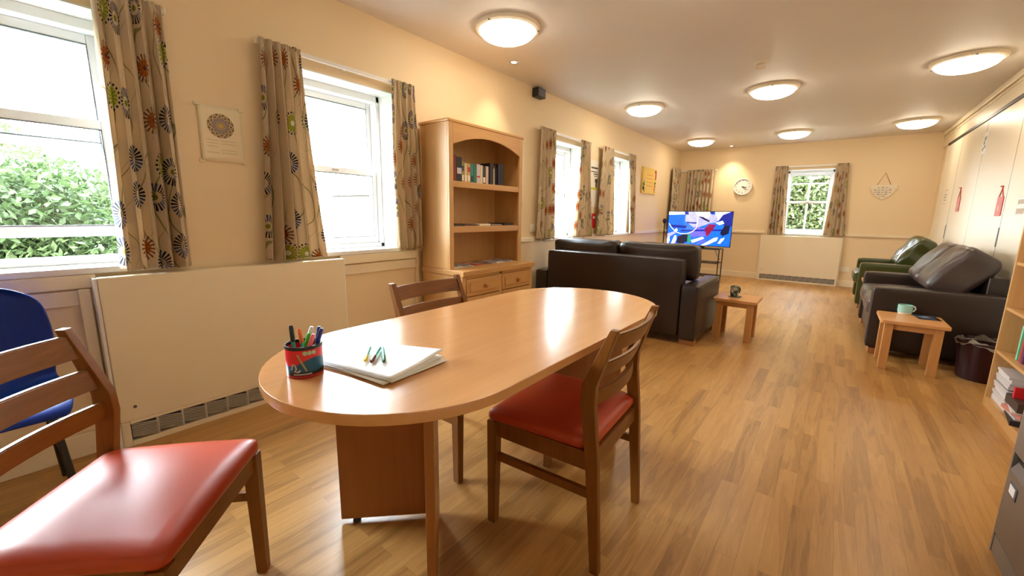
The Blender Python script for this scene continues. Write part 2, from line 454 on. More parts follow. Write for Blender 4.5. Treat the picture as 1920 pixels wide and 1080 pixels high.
# right hand side: bulkhead, cornice, track of the folding partition
bm = new(); box(bm, (XR - .02, YF, 2.235), (XR, YB, ZC - .001), .003); box(bm, (XR - .045, YF, 2.405), (XR - .02, YB, ZC - .001), .012, 3)
box(bm, (XR - .03, YF, 2.37), (XR - .02, YB, 2.39), .004)
struct('trim_4', bm, M['creamgloss'])
bm = new(); box(bm, (XR - .034, YF, 2.2), (XR - .002, 8.62, 2.234), .003); struct('trim_5', bm, M['black'])
bm = new(); box(bm, (XR - .03, 8.6, 0), (XR, 8.68, 2.235), .006); box(bm, (XR - .016, 8.74, 0), (XR, 8.79, 2.235), .004)
struct('trim_6', bm, M['creamgloss'])
seams = [8.59, 7.725, 6.62, 5.49, 4.36, 3.23, 2.1, .97, -.16, -1.29]
for k in range(len(seams) - 1):
    d = bpy.data.objects.new('door_%d' % (k + 1), None); C.objects.link(d); d['kind'] = 'structure'
    bm = new(); box(bm, (XR - .026, seams[k + 1] + .004, .012), (XR - .001, seams[k] - .004, 2.198), .004)
    obj('door_panel', bm, M['doorpaint'], d)
    if k in (0, 2):
        bm = new(); box(bm, (XR - .031, seams[k + 1] - .012, .93), (XR - .0262, seams[k + 1] + .012, 1.1), .003)
        obj('latch', bm, M['gasket'], d)
    bm = new(); box(bm, (XR - .0262, seams[k + 1] - .0035, .02), (XR - .003, seams[k + 1] + .0035, 2.19)); obj('seal_strip', bm, M['gasket'], d)

# ------------------------------------------------------------------ sash windows
def window(n, lo, hi, wall, raise_=0.0, bars=False):
    """wall 'L': opening along y in the left wall; 'B': along x in the back wall"""
    w = bpy.data.objects.new('window_%d' % n, None); C.objects.link(w); w['kind'] = 'structure'
    if wall == 'L': P = lambda a, d, z: (XL - d, a, z)
    else: P = lambda a, d, z: (a, YB + d, z)
    def bx(bm, a0, a1, d0, d1, z0, z1, bev=.004): box(bm, P(a0, d0, z0), P(a1, d1, z1), bev)
    bm = new(); t = .008                                    # painted lining of the reveal
    bx(bm, lo - .0, lo + t, .0, .2, SILL, HEAD, 0); bx(bm, hi - t, hi, .0, .2, SILL, HEAD, 0); bx(bm, lo, hi, .0, .2, HEAD - t, HEAD, 0)
    obj('reveal_lining', bm, M['white'], w)
    bm = new(); bx(bm, lo - .06, hi + .06, -.03, .0, SILL - .03, SILL, .006); bx(bm, lo, hi, -.001, .2, SILL - .03, SILL, .0)
    obj('window_sill', bm, M['white'], w)
    a0, a1 = lo + t, hi - t
    bm = new(); f = .03
    bx(bm, a0, a0 + f, .16, .29, SILL, HEAD - t); bx(bm, a1 - f, a1, .16, .29, SILL, HEAD - t)
    bx(bm, a0, a1, .16, .29, HEAD - t - .045, HEAD - t); bx(bm, a0, a1, .16, .30, SILL, SILL + .03)
    obj('window_frame', bm, M['upvc'], w)
    a0 += f; a1 -= f; zt = HEAD - t - .045; zb = SILL + .03
    mid = 1.445
    def sash(name, z0, z1, d0, d1, top, bot, st):
        bm = new()
        bx(bm, a0, a0 + st, d0, d1, z0, z1); bx(bm, a1 - st, a1, d0, d1, z0, z1)
        bx(bm, a0 + st, a1 - st, d0, d1, z1 - top, z1); bx(bm, a0 + st, a1 - st, d0, d1, z0, z0 + bot)
        if bars:
            c = (a0 + a1) / 2; bx(bm, c - .012, c + .012, d0, d1, z0 + bot, z1 - top)
            if name == 'upper_sash': bx(bm, a0 + st, a1 - st, d0, d1, z0 + .34, z0 + .362)
        s = obj(name, bm, M['upvc'], w)
        bm = new(); g = .004; dm = d0
        for (p, q, z0_, z1_) in ((a0 + st, a0 + st + g, z0 + bot, z1 - top), (a1 - st - g, a1 - st, z0 + bot, z1 - top),
                                 (a0 + st, a1 - st, z1 - top - g, z1 - top), (a0 + st, a1 - st, z0 + bot, z0 + bot + g)):
            bx(bm, p, q, dm - .001, dm + .012, z0_, z1_, 0)
        obj('gasket', bm, M['gasket'], s)
        bm = new(); dd = (d0 + d1) / 2; bx(bm, a0 + st, a1 - st, dd - .002, dd + .002, z0 + bot, z1 - top, 0)
        obj('glass_pane', bm, M['glass'], s, smooth=False)
        return s
    sash('upper_sash', mid - .02, zt, .235, .275, .042, .04, .036)
    ls = sash('lower_sash', zb + raise_, mid + .02 + raise_, .185, .225, .042, .05, .036)
    if not raise_:
        bm = new(); bx(bm, (a0 + a1) / 2 - .02, (a0 + a1) / 2 + .02, .17, .186, mid - .01, mid + .012, .004); obj('catch', bm, M['chrome'], ls)
    return w
window(1, *WIN[1], 'L', raise_=.1)
window(2, *WIN[2], 'L'); window(3, *WIN[3], 'L'); window(4, *WIN[4], 'L')
window(5, *WB, 'B', bars=True)

# ------------------------------------------------------------------ curtains
def curtain(label, wall, top, bot, zt, zb, folds, cloth, seed, amp=.03, off=.065, flare=1.0, pinch=None):
    rnd = random.Random(seed)
    N, Rw = folds * 12, 46
    ph = [rnd.uniform(-.8, .8) for _ in range(folds + 2)]; am = [rnd.uniform(.55, 1.2) for _ in range(folds + 2)]
    uvoff = (rnd.uniform(0, 9), rnd.uniform(0, 9))
    me = bpy.data.meshes.new('curtain'); vs = []; fs = []; uv = []
    for j in range(Rw + 1):
        t = j / Rw; z = zt + (zb - zt) * t
        e = t ** flare
        a0 = top[0] + (bot[0] - top[0]) * e; a1 = top[1] + (bot[1] - top[1]) * e
        if pinch: a0 += pinch[0] * math.sin(PI * t); a1 += pinch[1] * math.sin(PI * t)
        head = max(0, 1 - t / .07)
        A = amp * (.38 + .62 * min(1, t * 1.6)) * (1 - .4 * head)
        for i in range(N + 1):
            s = i / N; k = s * folds; q = int(min(k, folds - 1e-6)); fr = k - q
            pha = ph[q] * (1 - fr) + ph[q + 1] * fr; ama = am[q] * (1 - fr) + am[q + 1] * fr
            o = A * ama * math.sin(2 * PI * k + pha * t * 1.3)
            o += .006 * head * math.sin(2 * PI * k * 3)
            side = .25 * A * math.sin(4 * PI * k + pha)
            a = a0 + (a1 - a0) * s + side * (.5 if 0 < i < N else 0)
            zz = z + (.006 * math.sin(2 * PI * k) if j == Rw else 0)
            d = off + o
            vs.append((XL + d, a, zz) if wall == 'L' else (a, YB - d, zz))
            uv.append((uvoff[0] + s * cloth, uvoff[1] + (zt - z)))
    for j in range(Rw):
        for i in range(N):
            p = j * (N + 1) + i; fs.append((p, p + 1, p + N + 2, p + N + 1))
    me.from_pydata(vs, [], fs); me.materials.append(M['fabric'])
    ul = me.uv_layers.new(name='cloth')
    for lp in me.loops: ul.data[lp.index].uv = uv[lp.vertex_index]
    for p in me.polygons: p.use_smooth = True
    o = bpy.data.objects.new('curtain', me); C.objects.link(o)
    md = o.modifiers.new('thickness', 'SOLIDIFY'); md.thickness = .003; md.offset = 0
    setp(o, label, 'curtain', 'flowered curtains at the windows')
    return o
k = .985; kz = lambda z: H + (z - H) * k
L = lambda a, b: (a * k, b * k)
curtain('large flowered beige curtain hanging right of the open window, over the near heater', 'L', L(.424, .665), L(.389, .671), kz(2.10), .862, 5, .85, 3, .042)
curtain('flowered beige curtain on the left of the window beside the tall oak bookcase', 'L', L(1.088, 1.315), L(1.025, 1.40), kz(2.10), .862, 5, .85, 11, .042, flare=1.4)
curtain('narrow flowered curtain hanging against the side of the oak bookcase', 'L', L(1.965, 2.165), L(1.975, 2.2), kz(2.10), .872, 4, .9, 5, .026, pinch=(-.02, .01))
curtain('flowered curtain beside the wall switch, first past the oak bookcase', 'L', L(3.90, 4.2), L(3.86, 4.25), kz(2.10), .875, 5, 1.0, 8, .03)
curtain('flowered curtain just left of the printed notice between the far windows', 'L', L(4.80, 5.06), L(4.69, 5.18), kz(2.09), .875, 5, 1.0, 21, .03, flare=1.5)
curtain('flowered curtain just right of the printed notice between the far windows', 'L', L(5.42, 5.78), L(5.33, 5.9), kz(2.10), .875, 5, 1.0, 17, .03)
curtain('narrow flowered curtain next to the yellow canvas picture', 'L', L(6.33, 6.62), L(6.52, 6.74), kz(2.11), .875, 4, .9, 26, .026)
kb = 1.008; kzb = lambda z: H + (z - H) * kb
curtain('flowered curtain at left of the small end wall window', 'B', (-.972, -.785), (-.985, -.71), kzb(2.07), .868, 5, 1.0, 31, .03)
curtain('flowered curtain at right of the small end wall window', 'B', (-.092, .065), (-.16, .148), kzb(2.07), .868, 5, 1.0, 34, .03)
curtain('closed flowered curtain behind the television, on the end wall', 'B', (-2.50, -1.985), (-2.50, -1.99), kzb(2.08), .80, 8, 1.9, 38, .03, off=.075)
curtain('short flowered curtain behind the television, on the window wall side of the corner', 'L', (8.42, 8.92), (8.40, 8.92), kzb(2.09), .80, 6, 1.4, 42, .026)
def rail(label, wall, a0, a1, z, off=.042):
    z -= .034
    bm = new()
    P = (lambda a, d, zz: (XL + d, a, zz)) if wall == 'L' else (lambda a, d, zz: (a, YB - d, zz))
    box(bm, P(a0, off - .008, z), P(a1, off + .008, z + .024), .003)
    r = obj('curtain_rail', bm, M['white']); setp(r, label, 'curtain rail', 'white curtain rails')
    n = max(2, int((a1 - a0) / .5) + 1)
    for i in range(n):
        a = a0 + .04 + (a1 - a0 - .08) * i / (n - 1); bm = new()
        box(bm, P(a - .01, 0, z + .004), P(a + .01, off, z + .018), .002); obj('bracket', bm, M['white'], r)
    for a in (a0, a1):
        bm = new(); box(bm, P(a - .005, off - .012, z - .004), P(a + .005, off + .012, z + .03), .003); obj('end_stop', bm, M['creamgloss'], r)
zr = kz(2.10) + .004
rail('white curtain rail over the open window nearest the blue chair', 'L', -.75, .67, zr)
rail('white curtain rail over the window beside the oak bookcase', 'L', 1.06, 2.15, zr)
rail('white curtain rail over the first window behind the brown sofa', 'L', 3.82, 5.02, zr)
rail('white curtain rail over the window nearest the yellow canvas picture', 'L', 5.32, 6.56, zr + .003)
rail('white curtain rail over the small end wall window', 'B', -.99, .08, kzb(2.07) + .004)
rail('white curtain rail above the closed curtain behind the television', 'B', -2.64, -1.96, kzb(2.08) + .004, .05)

# ------------------------------------------------------------------ radiator covers with bottom grilles
def heater(label, wall, a0, a1, depth, ncell, g0, g1):
    P = (lambda a, d, z: (XL + d, a, z)) if wall == 'L' else (lambda a, d, z: (a, YB - d, z))
    base = P((a0 + a1) / 2, 0, 0)
    t = thing('radiator_cover', label, 'radiator cover', base)
    Q = lambda a, d, z: tuple(Vector(P(a, d, z)) - Vector(base))
    bm = new(); zt = .84
    box(bm, Q(a0, .018, .13), Q(a1, depth, zt), .006)
    box(bm, Q(a0, .018, .0), Q(g0, depth, .13), .004); box(bm, Q(g1, .018, .0), Q(a1, depth, .13), .004)
    box(bm, Q(g0, .018, .0), Q(g1, depth, .028), .003); box(bm, Q(g0, .018, .115), Q(g1, depth, .131), .003)
    obj('casing', bm, M['creamgloss'], t)
    bm = new(); box(bm, Q(a0 - .014, .019, .0), Q(a0, depth - .004, zt - .002), .004); obj('edge_trim', bm, M['white'], t)
    bm = new(); box(bm, Q(a1, .019, .0), Q(a1 + .012, depth - .012, zt - .004), .004); obj('edge_trim', bm, M['white'], t)
    bm = new(); box(bm, Q(g0, .018, .028), Q(g1, depth - .03, .115)); obj('grille_backing', bm, M['gasket'], t)
    bm = new(); w = (g1 - g0) / ncell
    for i in range(1, ncell):
        a = g0 + w * i; box(bm, Q(a - .004, depth - .028, .028), Q(a + .004, depth - .001, .115))
    ns = 8
    for i in range(ncell):
        for j in range(ns):
            z = .047 + .072 * j / ns
            A0, A1 = g0 + w * i + .004, g0 + w * (i + 1) - .004
            d0, d1 = depth - .009, depth - .001
            sk = -.026
            hexa(bm, [Q(A0, d0, z - .0), Q(A1, d0, z + sk * .6), Q(A1, d1, z + sk * .6), Q(A0, d1, z)],
                 [Q(A0, d0, z + .0045), Q(A1, d0, z + sk * .6 + .0045), Q(A1, d1, z + sk * .6 + .0045), Q(A0, d1, z + .0045)])
    obj('grille', bm, M['greyslat'], t, smooth=False)
    bm = new()
    for a in (a0 + .06,): disc(bm, Q(a, depth, .20), .007, 0 if wall == 'L' else 1, 12, h=.006)
    obj('lock', bm, M['gasket'], t)
M['greyslat'] = plain('grey grille slats', (.46, .42, .36), .5)
heater('wide cream radiator cover on the wall between the two near windows', 'L', .295, 1.487, .08, 11, .328, 1.45)
heater('cream radiator cover below the small end wall window', 'B', -1.06, .132, .09, 11, -1.03, .105)

# ------------------------------------------------------------------ ceiling lights, spots, detector
def ceiling_light(label, x, y):
    t = thing('ceiling_light', label, 'ceiling light', (x, y, ZC), 0, 'round dome ceiling lights')
    bm = new(); lathe(bm, [(0, 0), (.228, 0), (.232, -.006), (.226, -.026), (.205, -.034), (.196, -.03)], 48); obj('rim', bm, M['rim'], t)
    bm = new(); n = 12
    lathe(bm, [(.198 * math.cos(PI / 2 * i / n), -.03 - .072 * math.sin(PI / 2 * i / n)) for i in range(n + 1)], 48)
    obj('diffuser', bm, M['dome'], t)
    for i in range(3):
        a = .6 + i * 2 * PI / 3; bm = new()
        lathe(bm, [(0, -.035), (.007, -.034), (.007, -.024)], 10, (.219 * math.cos(a), .219 * math.sin(a), 0)); obj('screw', bm, M['gasket'], t)
    return t
LX = (-2.02, -.67, .70); LY = (2.51, 5.2, 7.92)
LBL = {(0, 0): 'largest ceiling dome light, above the near end of the oak bookcase', (0, 1): 'ceiling dome light nearest the first window behind the brown sofa',
       (1, 1): 'ceiling dome light just behind the small ceiling detector', (2, 1): 'ceiling dome light nearest the folding partition track',
       (0, 2): 'ceiling dome light in front of the curtained corner with the television', (1, 2): 'ceiling dome light above the floor before the end wall window',
       (2, 2): 'ceiling dome light over the green armchair'}
for (i, j), lb in LBL.items(): ceiling_light(lb, LX[i], LY[j])
ceiling_light('ceiling dome light above the right end of the meeting table', LX[1], LY[0])
ceiling_light('ceiling dome light above the grey filing cabinet', LX[2], LY[0])
def downlight(label, x, y, aim, power):
    t = thing('downlight', label, 'spotlight', (x, y, ZC), 0, 'small recessed spotlights')
    bm = new(); lathe(bm, [(.024, -.003), (.03, -.008), (.043, -.007), (.046, 0), (.0, -.0005)], 28); obj('bezel', bm, M['chrome'], t)
    bm = new(); lathe(bm, [(0, -.004), (.023, -.003), (.023, -.001)], 20); obj('lens', bm, M['bulb'], t)
    ld = bpy.data.lights.new('downlight beam', 'SPOT'); ld.energy = power; ld.color = (1, .83, .56); ld.spot_size = R_(88); ld.spot_blend = .9; ld.shadow_soft_size = .02
    lo = bpy.data.objects.new('downlight_beam', ld); C.objects.link(lo); lo.location = (0, 0, -.012); lo.parent = t
    lo.rotation_euler = Vector(aim).to_track_quat('-Z', 'Y').to_euler()
downlight('small recessed spotlight beside the nearest dome light', -2.40, 3.08, (-.12, 0, -1), 12)
downlight('small recessed spotlight in the ceiling above the wall clock', -1.70, 8.82, (0, .12, -1), 30)
t = thing('smoke_detector', 'small cream detector on the ceiling between dome lights', 'detector', (-.668, 4.32, ZC))
bm = new(); lathe(bm, [(0, 0), (.052, 0), (.052, -.012), (.042, -.02), (.0, -.02)], 24); obj('base', bm, M['rim'], t)
bm = new(); box(bm, (-.035, -.03, -.02), (.03, .035, -.055), .01); obj('sensor_head', bm, M['rim'], t)
t = thing('wall_speaker', 'small black box speaker high on the window wall at the ceiling', 'speaker', (XL, 3.815, 2.41))
bm = new(); box(bm, (.001, -.075, -.045), (.075, .075, .045), .006); obj('case', bm, M['black'], t)
bm = new(); box(bm, (.0745, -.062, -.034), (.079, .062, .034), .002); obj('grille', bm, M['gasket'], t)

# ------------------------------------------------------------------ meeting table
t = thing('meeting_table', 'long beech meeting table with rounded ends and folded panel legs', 'table', (-.977, 1.262, 0))
bm = new(); Lh, Wd = .9, .39
def stadium(g):
    o = []
    n = 28
    for i in range(n + 1): a = PI * i / n; o.append(((Wd - g) * math.cos(a), Lh - Wd + (Wd - g) * math.sin(a)))
    for i in range(n + 1): a = PI + PI * i / n; o.append(((Wd - g) * math.cos(a), -(Lh - Wd) + (Wd - g) * math.sin(a)))
    return o
prism(bm, stadium(0), 2, .702, .73, bev=.003); obj('tabletop', bm, M['beech'], t)
def leg_panel(bm, p, q, th=.026, z0=.018, z1=.702):
    p = Vector((*p, 0)); q = Vector((*q, 0)); d = (q - p).normalized(); nn = Vector((-d.y, d.x, 0)) * th / 2
    b = [p - nn, q - nn, q + nn, p + nn]
    hexa(bm, [v + Vector((0, 0, z0)) for v in b], [v + Vector((0, 0, z1)) for v in b], .0015)
TX, TY = -.977, 1.262
def tl(x, y): return (x - TX, y - TY)
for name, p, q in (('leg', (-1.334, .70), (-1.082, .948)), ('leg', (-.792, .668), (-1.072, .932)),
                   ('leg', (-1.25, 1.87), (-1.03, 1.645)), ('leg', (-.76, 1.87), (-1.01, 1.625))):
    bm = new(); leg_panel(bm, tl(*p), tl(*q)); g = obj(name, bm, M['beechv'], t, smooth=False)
    e = Vector(tl(*p)) * .85 + Vector(tl(*q)) * .15
    bm = new(); lathe(bm, [(0, 0), (.013, 0), (.015, .004), (.011, .0185), (0, .0185)], 14, (e.x, e.y, 0)); obj('foot', bm, M['black'], g)
ZT = .7305
# pen pot
cx, cy = -1.056, .480
t = thing('pen_pot', 'round red and blue tin pen pot on the table', 'pen pot', (cx, cy, ZT))
def potmat():
    t_ = NT('printed pen pot'); v = t_.coord('Object'); s = t_.n('ShaderNodeSeparateXYZ'); t_.l(v, s.inputs[0])
    a = t_.math('ARCTAN2', s.outputs[1], s.outputs[0]); z = s.outputs[2]
    wv = t_.math('MULTIPLY_ADD', t_.math('SINE', t_.math('MULTIPLY_ADD', a, 2.0, 1.2)),   .010, .043)
    c = t_.mix(t_.math('LESS_THAN', z, wv), lin(214, 36, 44), lin(16, 84, 118))
    c = t_.mix(t_.math('LESS_THAN', z, .0166), c, lin(14, 14, 18))
    c = t_.mix(t_.math('LESS_THAN', z, .0075), c, lin(176, 24, 36))
    t_.set(c, .3); return t_.m
bm = new(); lathe(bm, [(0, .0), (.042, .0), (.044, .002), (.044, .079), (.0415, .079), (.0415, .004), (0, .004)], 40); obj('tin', bm, potmat(), t)
bm = new(); lathe(bm, [(.0443, .074), (.0453, .079), (.0443, .083), (.041, .083), (.0405, .079), (.0412, .074)], 40); obj('rim_band', bm, M['black'], t)
def onpot(ang, z, r=.0446): return Vector((r * math.cos(ang), r * math.sin(ang), z * .83))
va = math.atan2(-cy, -cx) - .1
bm = new(); tube(bm, [onpot(va - .28, .078), onpot(va - .1, .056), onpot(va + .08, .034), onpot(va + .16, .024)], .0022, 6); obj('printed_pencil', bm, colour('olive drawing', 150, 150, 90), t)
bm = new()
tube(bm, [onpot(va - .66, .030), onpot(va - .56, .046), onpot(va - .44, .044), onpot(va - .38, .032), onpot(va - .46, .024), onpot(va - .3, .022), onpot(va - .16, .028)], .002, 6)
obj('printed_swirl', bm, M['mauve'], t)
bm = new()
for i in range(3): disc(bm, onpot(va + .12 + .24 * i, .080, .043), .0055, 0, 10, h=.006)
obj('printed_badges', bm, colour('pale badge', 170, 190, 150), t)
bm = new()
for i in range(9): box(bm, (-.002, -.0012, -.0015), (.002, .0012, .0015), 0, M=Matrix.Translation(onpot(va - .5 + .11 * i, .0145, .0443)) @ Matrix.Rotation(va - .5 + .11 * i + PI / 2, 4, 'Z'))
obj('printed_text', bm, M['mauve'], t, smooth=False)
def pen(label, base, tip, cap, barrel, group, L_=.14, name='felt_pen'):
    b = Vector(base); d = (Vector(tip) - b).normalized()
    q = Vector((0, 0, 1)).rotation_difference(d)
    t = bpy.data.objects.new(name, None); C.objects.link(t); t.location = b; t.rotation_mode = 'QUATERNION'; t.rotation_quaternion = q
    setp(t, label, 'pen', group)
    bm = new(); lathe(bm, [(0, 0), (.0040, 0), (.0046, .003), (.0046, L_ * .68), (.0043, L_ * .70), (0, L_ * .70)], 12); obj('barrel', bm, barrel, t)
    bm = new(); lathe(bm, [(0, L_ * .655), (.0056, L_ * .655), (.0056, L_ * .94), (.004, L_), (0, L_)], 12); obj('cap', bm, cap, t)
    return t
# camera right / up-view directions on the table are roughly (+x,+y): spread the pens across the pot
rt = Vector((.79, .61, 0)); tw = Vector((-.61, .79, 0))
pp = Vector((cx, cy, ZT + .006))
def potpen(label, u, v, lu, lv, cap, barrel, L_=.14, lift=0):
    b = pp + (rt * u + tw * v) * .88 + Vector((0, 0, lift)); tip = pp + (rt * lu + tw * lv) * .88 + Vector((0, 0, .115))
    pen(label, b, tip, cap, barrel, 'felt pens standing in the pot', L_ * .84)
potpen('teal felt pen with a black cap, upright at the left of the pot', -.022, -.006, -.026, -.012, M['black'], M['teal'], .15)
potpen('teal felt pen with an orange cap leaning left in the pot', .004, .012, -.024, .022, colour('orange cap', 240, 110, 30), M['teal'], .132)
potpen('teal felt pen with a white cap leaning right in the pot', -.018, .006, .022, .012, colour('white cap', 230, 230, 235), M['teal'], .146)
potpen('felt pen with a bright green cap leaning right in the pot', -.01, -.02, .03, -.014, colour('green cap', 60, 190, 40), M['teal'], .132)
potpen('pink felt pen leaning far right in the pot', -.002, -.028, .046, -.02, colour('pink cap', 240, 120, 130), colour('pink barrel', 230, 60, 80), .135)
potpen('teal felt pen with a navy cap at the right rim of the pot', .006, .006, .052, .014, colour('navy cap', 40, 50, 140), M['teal'], .143)
potpen('dark blue felt pen at the back of the pot', .014, .02, .036, .03, colour('blue cap', 30, 50, 110), colour('blue barrel', 30, 110, 150), .138)
# papers
def sheet(name, label, cat, c, ang, w, h, z, mat, curl=0.0, th=.0006, group='papers on the meeting table', seed=0):
    N = 14; me = bpy.data.meshes.new(name); vs = []; fs = []
    for j in range(N + 1):
        for i in range(N + 1):
            u, v = i / N - .5, j / N - .5
            zz = curl * max(0, (u + v)) ** 2 * 4 + .0015 * math.sin(5 * u + seed) * max(0, v + .2)
            vs.append((u * w, v * h, abs(zz)))
    for j in range(N):
        for i in range(N):
            p = j * (N + 1) + i; fs.append((p, p + 1, p + N + 2, p + N + 1))
    me.from_pydata(vs, [], fs); me.materials.append(mat)
    for p in me.polygons: p.use_smooth = True
    o = bpy.data.objects.new(name, me); C.objects.link(o); o.location = (*c, z); o.rotation_euler = (0, 0, ang)
    md = o.modifiers.new('thickness', 'SOLIDIFY'); md.thickness = th; md.offset = 1
    return setp(o, label, cat, group)
# top sheet corners (table plane): a(-1.085,.525) b(-.82,.57) c(-.895,.79) d(-1.16,.745)
ctr = (-.985, .657); an = .172
z = ZT
sheet('manila_folder', 'cream folder at the bottom of the paper pile', 'folder', (-.990, .649), an - .02, .272, .212, z, M['manila'], .0, .0016); z += .0026
sheet('paper_sheet', 'white sheet sticking out at the right of the paper pile, below the top sheets', 'paper', (-.968, .672), an - .12, .28, .2, z, M['paper'], .0, .0008); z += .0020
sheet('paper_sheet', 'cream sheet poking out of the paper pile toward the near table edge', 'paper', (-.972, .643), an - .08, .28, .2, z, M['manila'], .0, .0008); z += .0020
for k_, (dx, da) in enumerate(((.006, .03), (-.006, -.035), (.004, -.01))):
    sheet('paper_sheet', ['white sheet in the paper pile, third below the pens', 'white sheet in the paper pile, second below the pens', 'white sheet in the paper pile, right under the top drawing'][k_],
          'paper', (ctr[0] + dx, ctr[1] - dx * .7), an + da, .29, .21, z, M['paper'], .0, .0008); z += .0019
def drawmat():
    t_ = NT('paper with faint drawing'); v = t_.coord('Object')
    d = t_.vm('LENGTH', t_.vm('SUBTRACT', v, (.05, .0, 0)))
    f = t_.math('MULTIPLY', t_.math('GREATER_THAN', t_.math('SINE', t_.math('MULTIPLY', d, 260)), .8), t_.math('LESS_THAN', d, .075))
    g = t_.noise(v, 40, 2)
    t_.set(t_.mix(t_.math('MULTIPLY', t_.math('MULTIPLY', f, g), .5), (.86, .86, .86), (.5, .52, .56)), .55); return t_.m
sheet('drawing_sheet', 'top white sheet with a faint round drawing, under the three felt pens', 'paper', ctr, an, .297, .21, z, drawmat(), .004, .001)
z += .0018 + .0035
G3 = 'felt pens lying on the paper'
pz = z + .0035
pen('teal felt pen with a yellow cap lying on the paper', (-1.055, .672, pz), (-.965, .598, pz), colour('yellow cap', 236, 206, 30), M['teal'], G3, .115)
pen('teal felt pen with a dark red cap lying on the paper', (-1.03, .69, pz), (-.942, .60, pz), colour('maroon cap', 110, 24, 30), M['teal'], G3, .118)
pen('teal felt pen with a dark green cap lying on the paper', (-1.022, .694, pz), (-.916, .624, pz), colour('dark green cap', 20, 92, 50), M['teal'], G3, .118)

# ------------------------------------------------------------------ dining chairs (local front = +y)
def make_chair(label):
    t = thing('dining_chair', label, 'chair', (0, 0, 0), 0, 'wooden dining chairs with vinyl seats')
    W = M['oakch']
    # rear posts: bent profile in the y,z plane
    prof = [(-.212, 0), (-.182, .40), (-.160, .58), (-.163, .64), (-.232, .825)]
    for s in (-1, 1):
        dep = [.030, .042, .048, .046, .024]
        fr = [(y + d / 2, z) for (y, z), d in zip(prof, dep)]; bk = [(y - d / 2, z) for (y, z), d in zip(prof, dep)]
        bm = new(); x0 = s * .206; prism(bm, fr + bk[::-1], 0, x0 - .0135, x0 + .0135, .003); obj('leg', bm, W, t)
    for s in (-1, 1):
        bm = new(); x = s * .21
        b = [(x - .015, .185, 0), (x + .015, .185, 0), (x + .015, .217, 0), (x - .015, .217, 0)]
        tp = [(x - .019, .178, .415), (x + .019, .178, .415), (x + .019, .22, .415), (x - .019, .22, .415)]
        hexa(bm, b, tp, .003); obj('leg', bm, W, t)
    for s in (-1, 1):
        bm = new(); x = s * .206; box(bm, (x - .011, -.17, .355), (x + .011, .185, .418), .003); obj('seat_rail', bm, W, t)
        bm = new(); box(bm, (x - .009, -.186, .258), (x + .009, .19, .288), .003); obj('stretcher', bm, W, t)
    bm = new(); box(bm, (-.19, .19, .36), (.19, .212, .418), .003); obj('seat_rail', bm, M['oakchx'], t)
    bm = new(); box(bm, (-.195, -.188, .355), (.195, -.163, .414), .003); obj('seat_rail', bm, M['oakchx'], t)
    # padded seat, a little wider at the front
    bm = new(); pillow(bm, (0, .02, .4385), (.448, .404, .050), .024, 14, (0, 0, .022))
    for v in bm.verts:
        f = (v.co.y - .02) / .2
        v.co.x *= 1 + .035 * f
        v.co.z -= .004 * max(0, f) ** 3
        if v.co.y < -.14 and abs(v.co.x) > .183: v.co.x = math.copysign(.183 + (abs(v.co.x) - .183) * .25, v.co.x)
    obj('seat', bm, M['terracotta'], t, angle=60)
    # curved back slats
    def yc(z): return -.163 + (-.232 + .163) * (z - .64) / .185 if z > .64 else -.16
    for z0, hh in ((.775, .064), (.682, .056), (.588, .052)):
        bm = new(); n = 10; t_ = bmesh.new(); rows = []
        for i in range(n + 1):
            x = -.196 + .392 * i / n; c = -.030 * (1 - (x / .196) ** 2)
            row = []
            for (dy, dz) in ((-.008, -hh / 2), (.008, -hh / 2), (.008, hh / 2), (-.008, hh / 2)):
                zz = z0 + dz; row.append(t_.verts.new((x, yc(zz) + c + dy, zz)))
            rows.append(row)
        for A, B in zip(rows, rows[1:]):
            for q in range(4): t_.faces.new([A[q], A[(q + 1) % 4], B[(q + 1) % 4], B[q]])
        t_.faces.new(rows[0][::-1]); t_.faces.new(rows[-1])
        bmesh.ops.recalc_face_normals(t_, faces=t_.faces)
        ed = [e for e in t_.edges if e.calc_face_angle(0) > .7]; bmesh.ops.bevel(t_, geom=ed, offset=.003, segments=2, affect='EDGES')
        merge(bm, t_); obj('back_slat', bm, M['oakchx'], t)
    return t
ch = make_chair('wooden chair with terracotta seat on the open floor side of the meeting table')
ch.location = (-.709, 1.285, 0); ch.rotation_euler = (0, 0, 1.632)
dup(ch, (-1.363, 1.353, 0), -1.579, 'wooden chair tucked under the window side of the table')
dup(ch, (-1.318, .136, 0), -.745, 'wooden chair with a large orange red seat standing before the blue plastic chair')

# ------------------------------------------------------------------ blue plastic chair (local front = +y)
t = thing('plastic_chair', 'blue moulded plastic chair with black legs against the window wall', 'chair', (-2.30, -.085, 0), -PI / 2 + .03)
prof = [(.215, .415), (.205, .437), (.16, .447), (.08, .438), (-.02, .432), (-.10, .437), (-.150, .46), (-.175, .51), (-.19, .58), (-.205, .66), (-.222, .74), (-.235, .80), (-.24, .84)]
hw = [.19, .205, .215, .22, .22, .215, .205, .21, .22, .222, .215, .195, .12]
me = bpy.data.meshes.new('shell'); vs = []; fs = []; N = 16
for j, ((y, z), w) in enumerate(zip(prof, hw)):
    for i in range(N + 1):
        u = i / N * 2 - 1; e = abs(u) ** 3
        seat = j <= 6
        vs.append((u * w, y + (0 if seat else .03 * e), z + (.022 * e if 1 < j <= 6 else 0)))
for j in range(len(prof) - 1):
    for i in range(N):
        p = j * (N + 1) + i; fs.append((p, p + 1, p + N + 2, p + N + 1))
me.from_pydata(vs, [], fs); me.materials.append(M['blueplastic'])
for p in me.polygons: p.use_smooth = True
o = bpy.data.objects.new('seat_shell', me); C.objects.link(o); o.parent = t
md = o.modifiers.new('sub', 'SUBSURF'); md.levels = 2; md.render_levels = 2
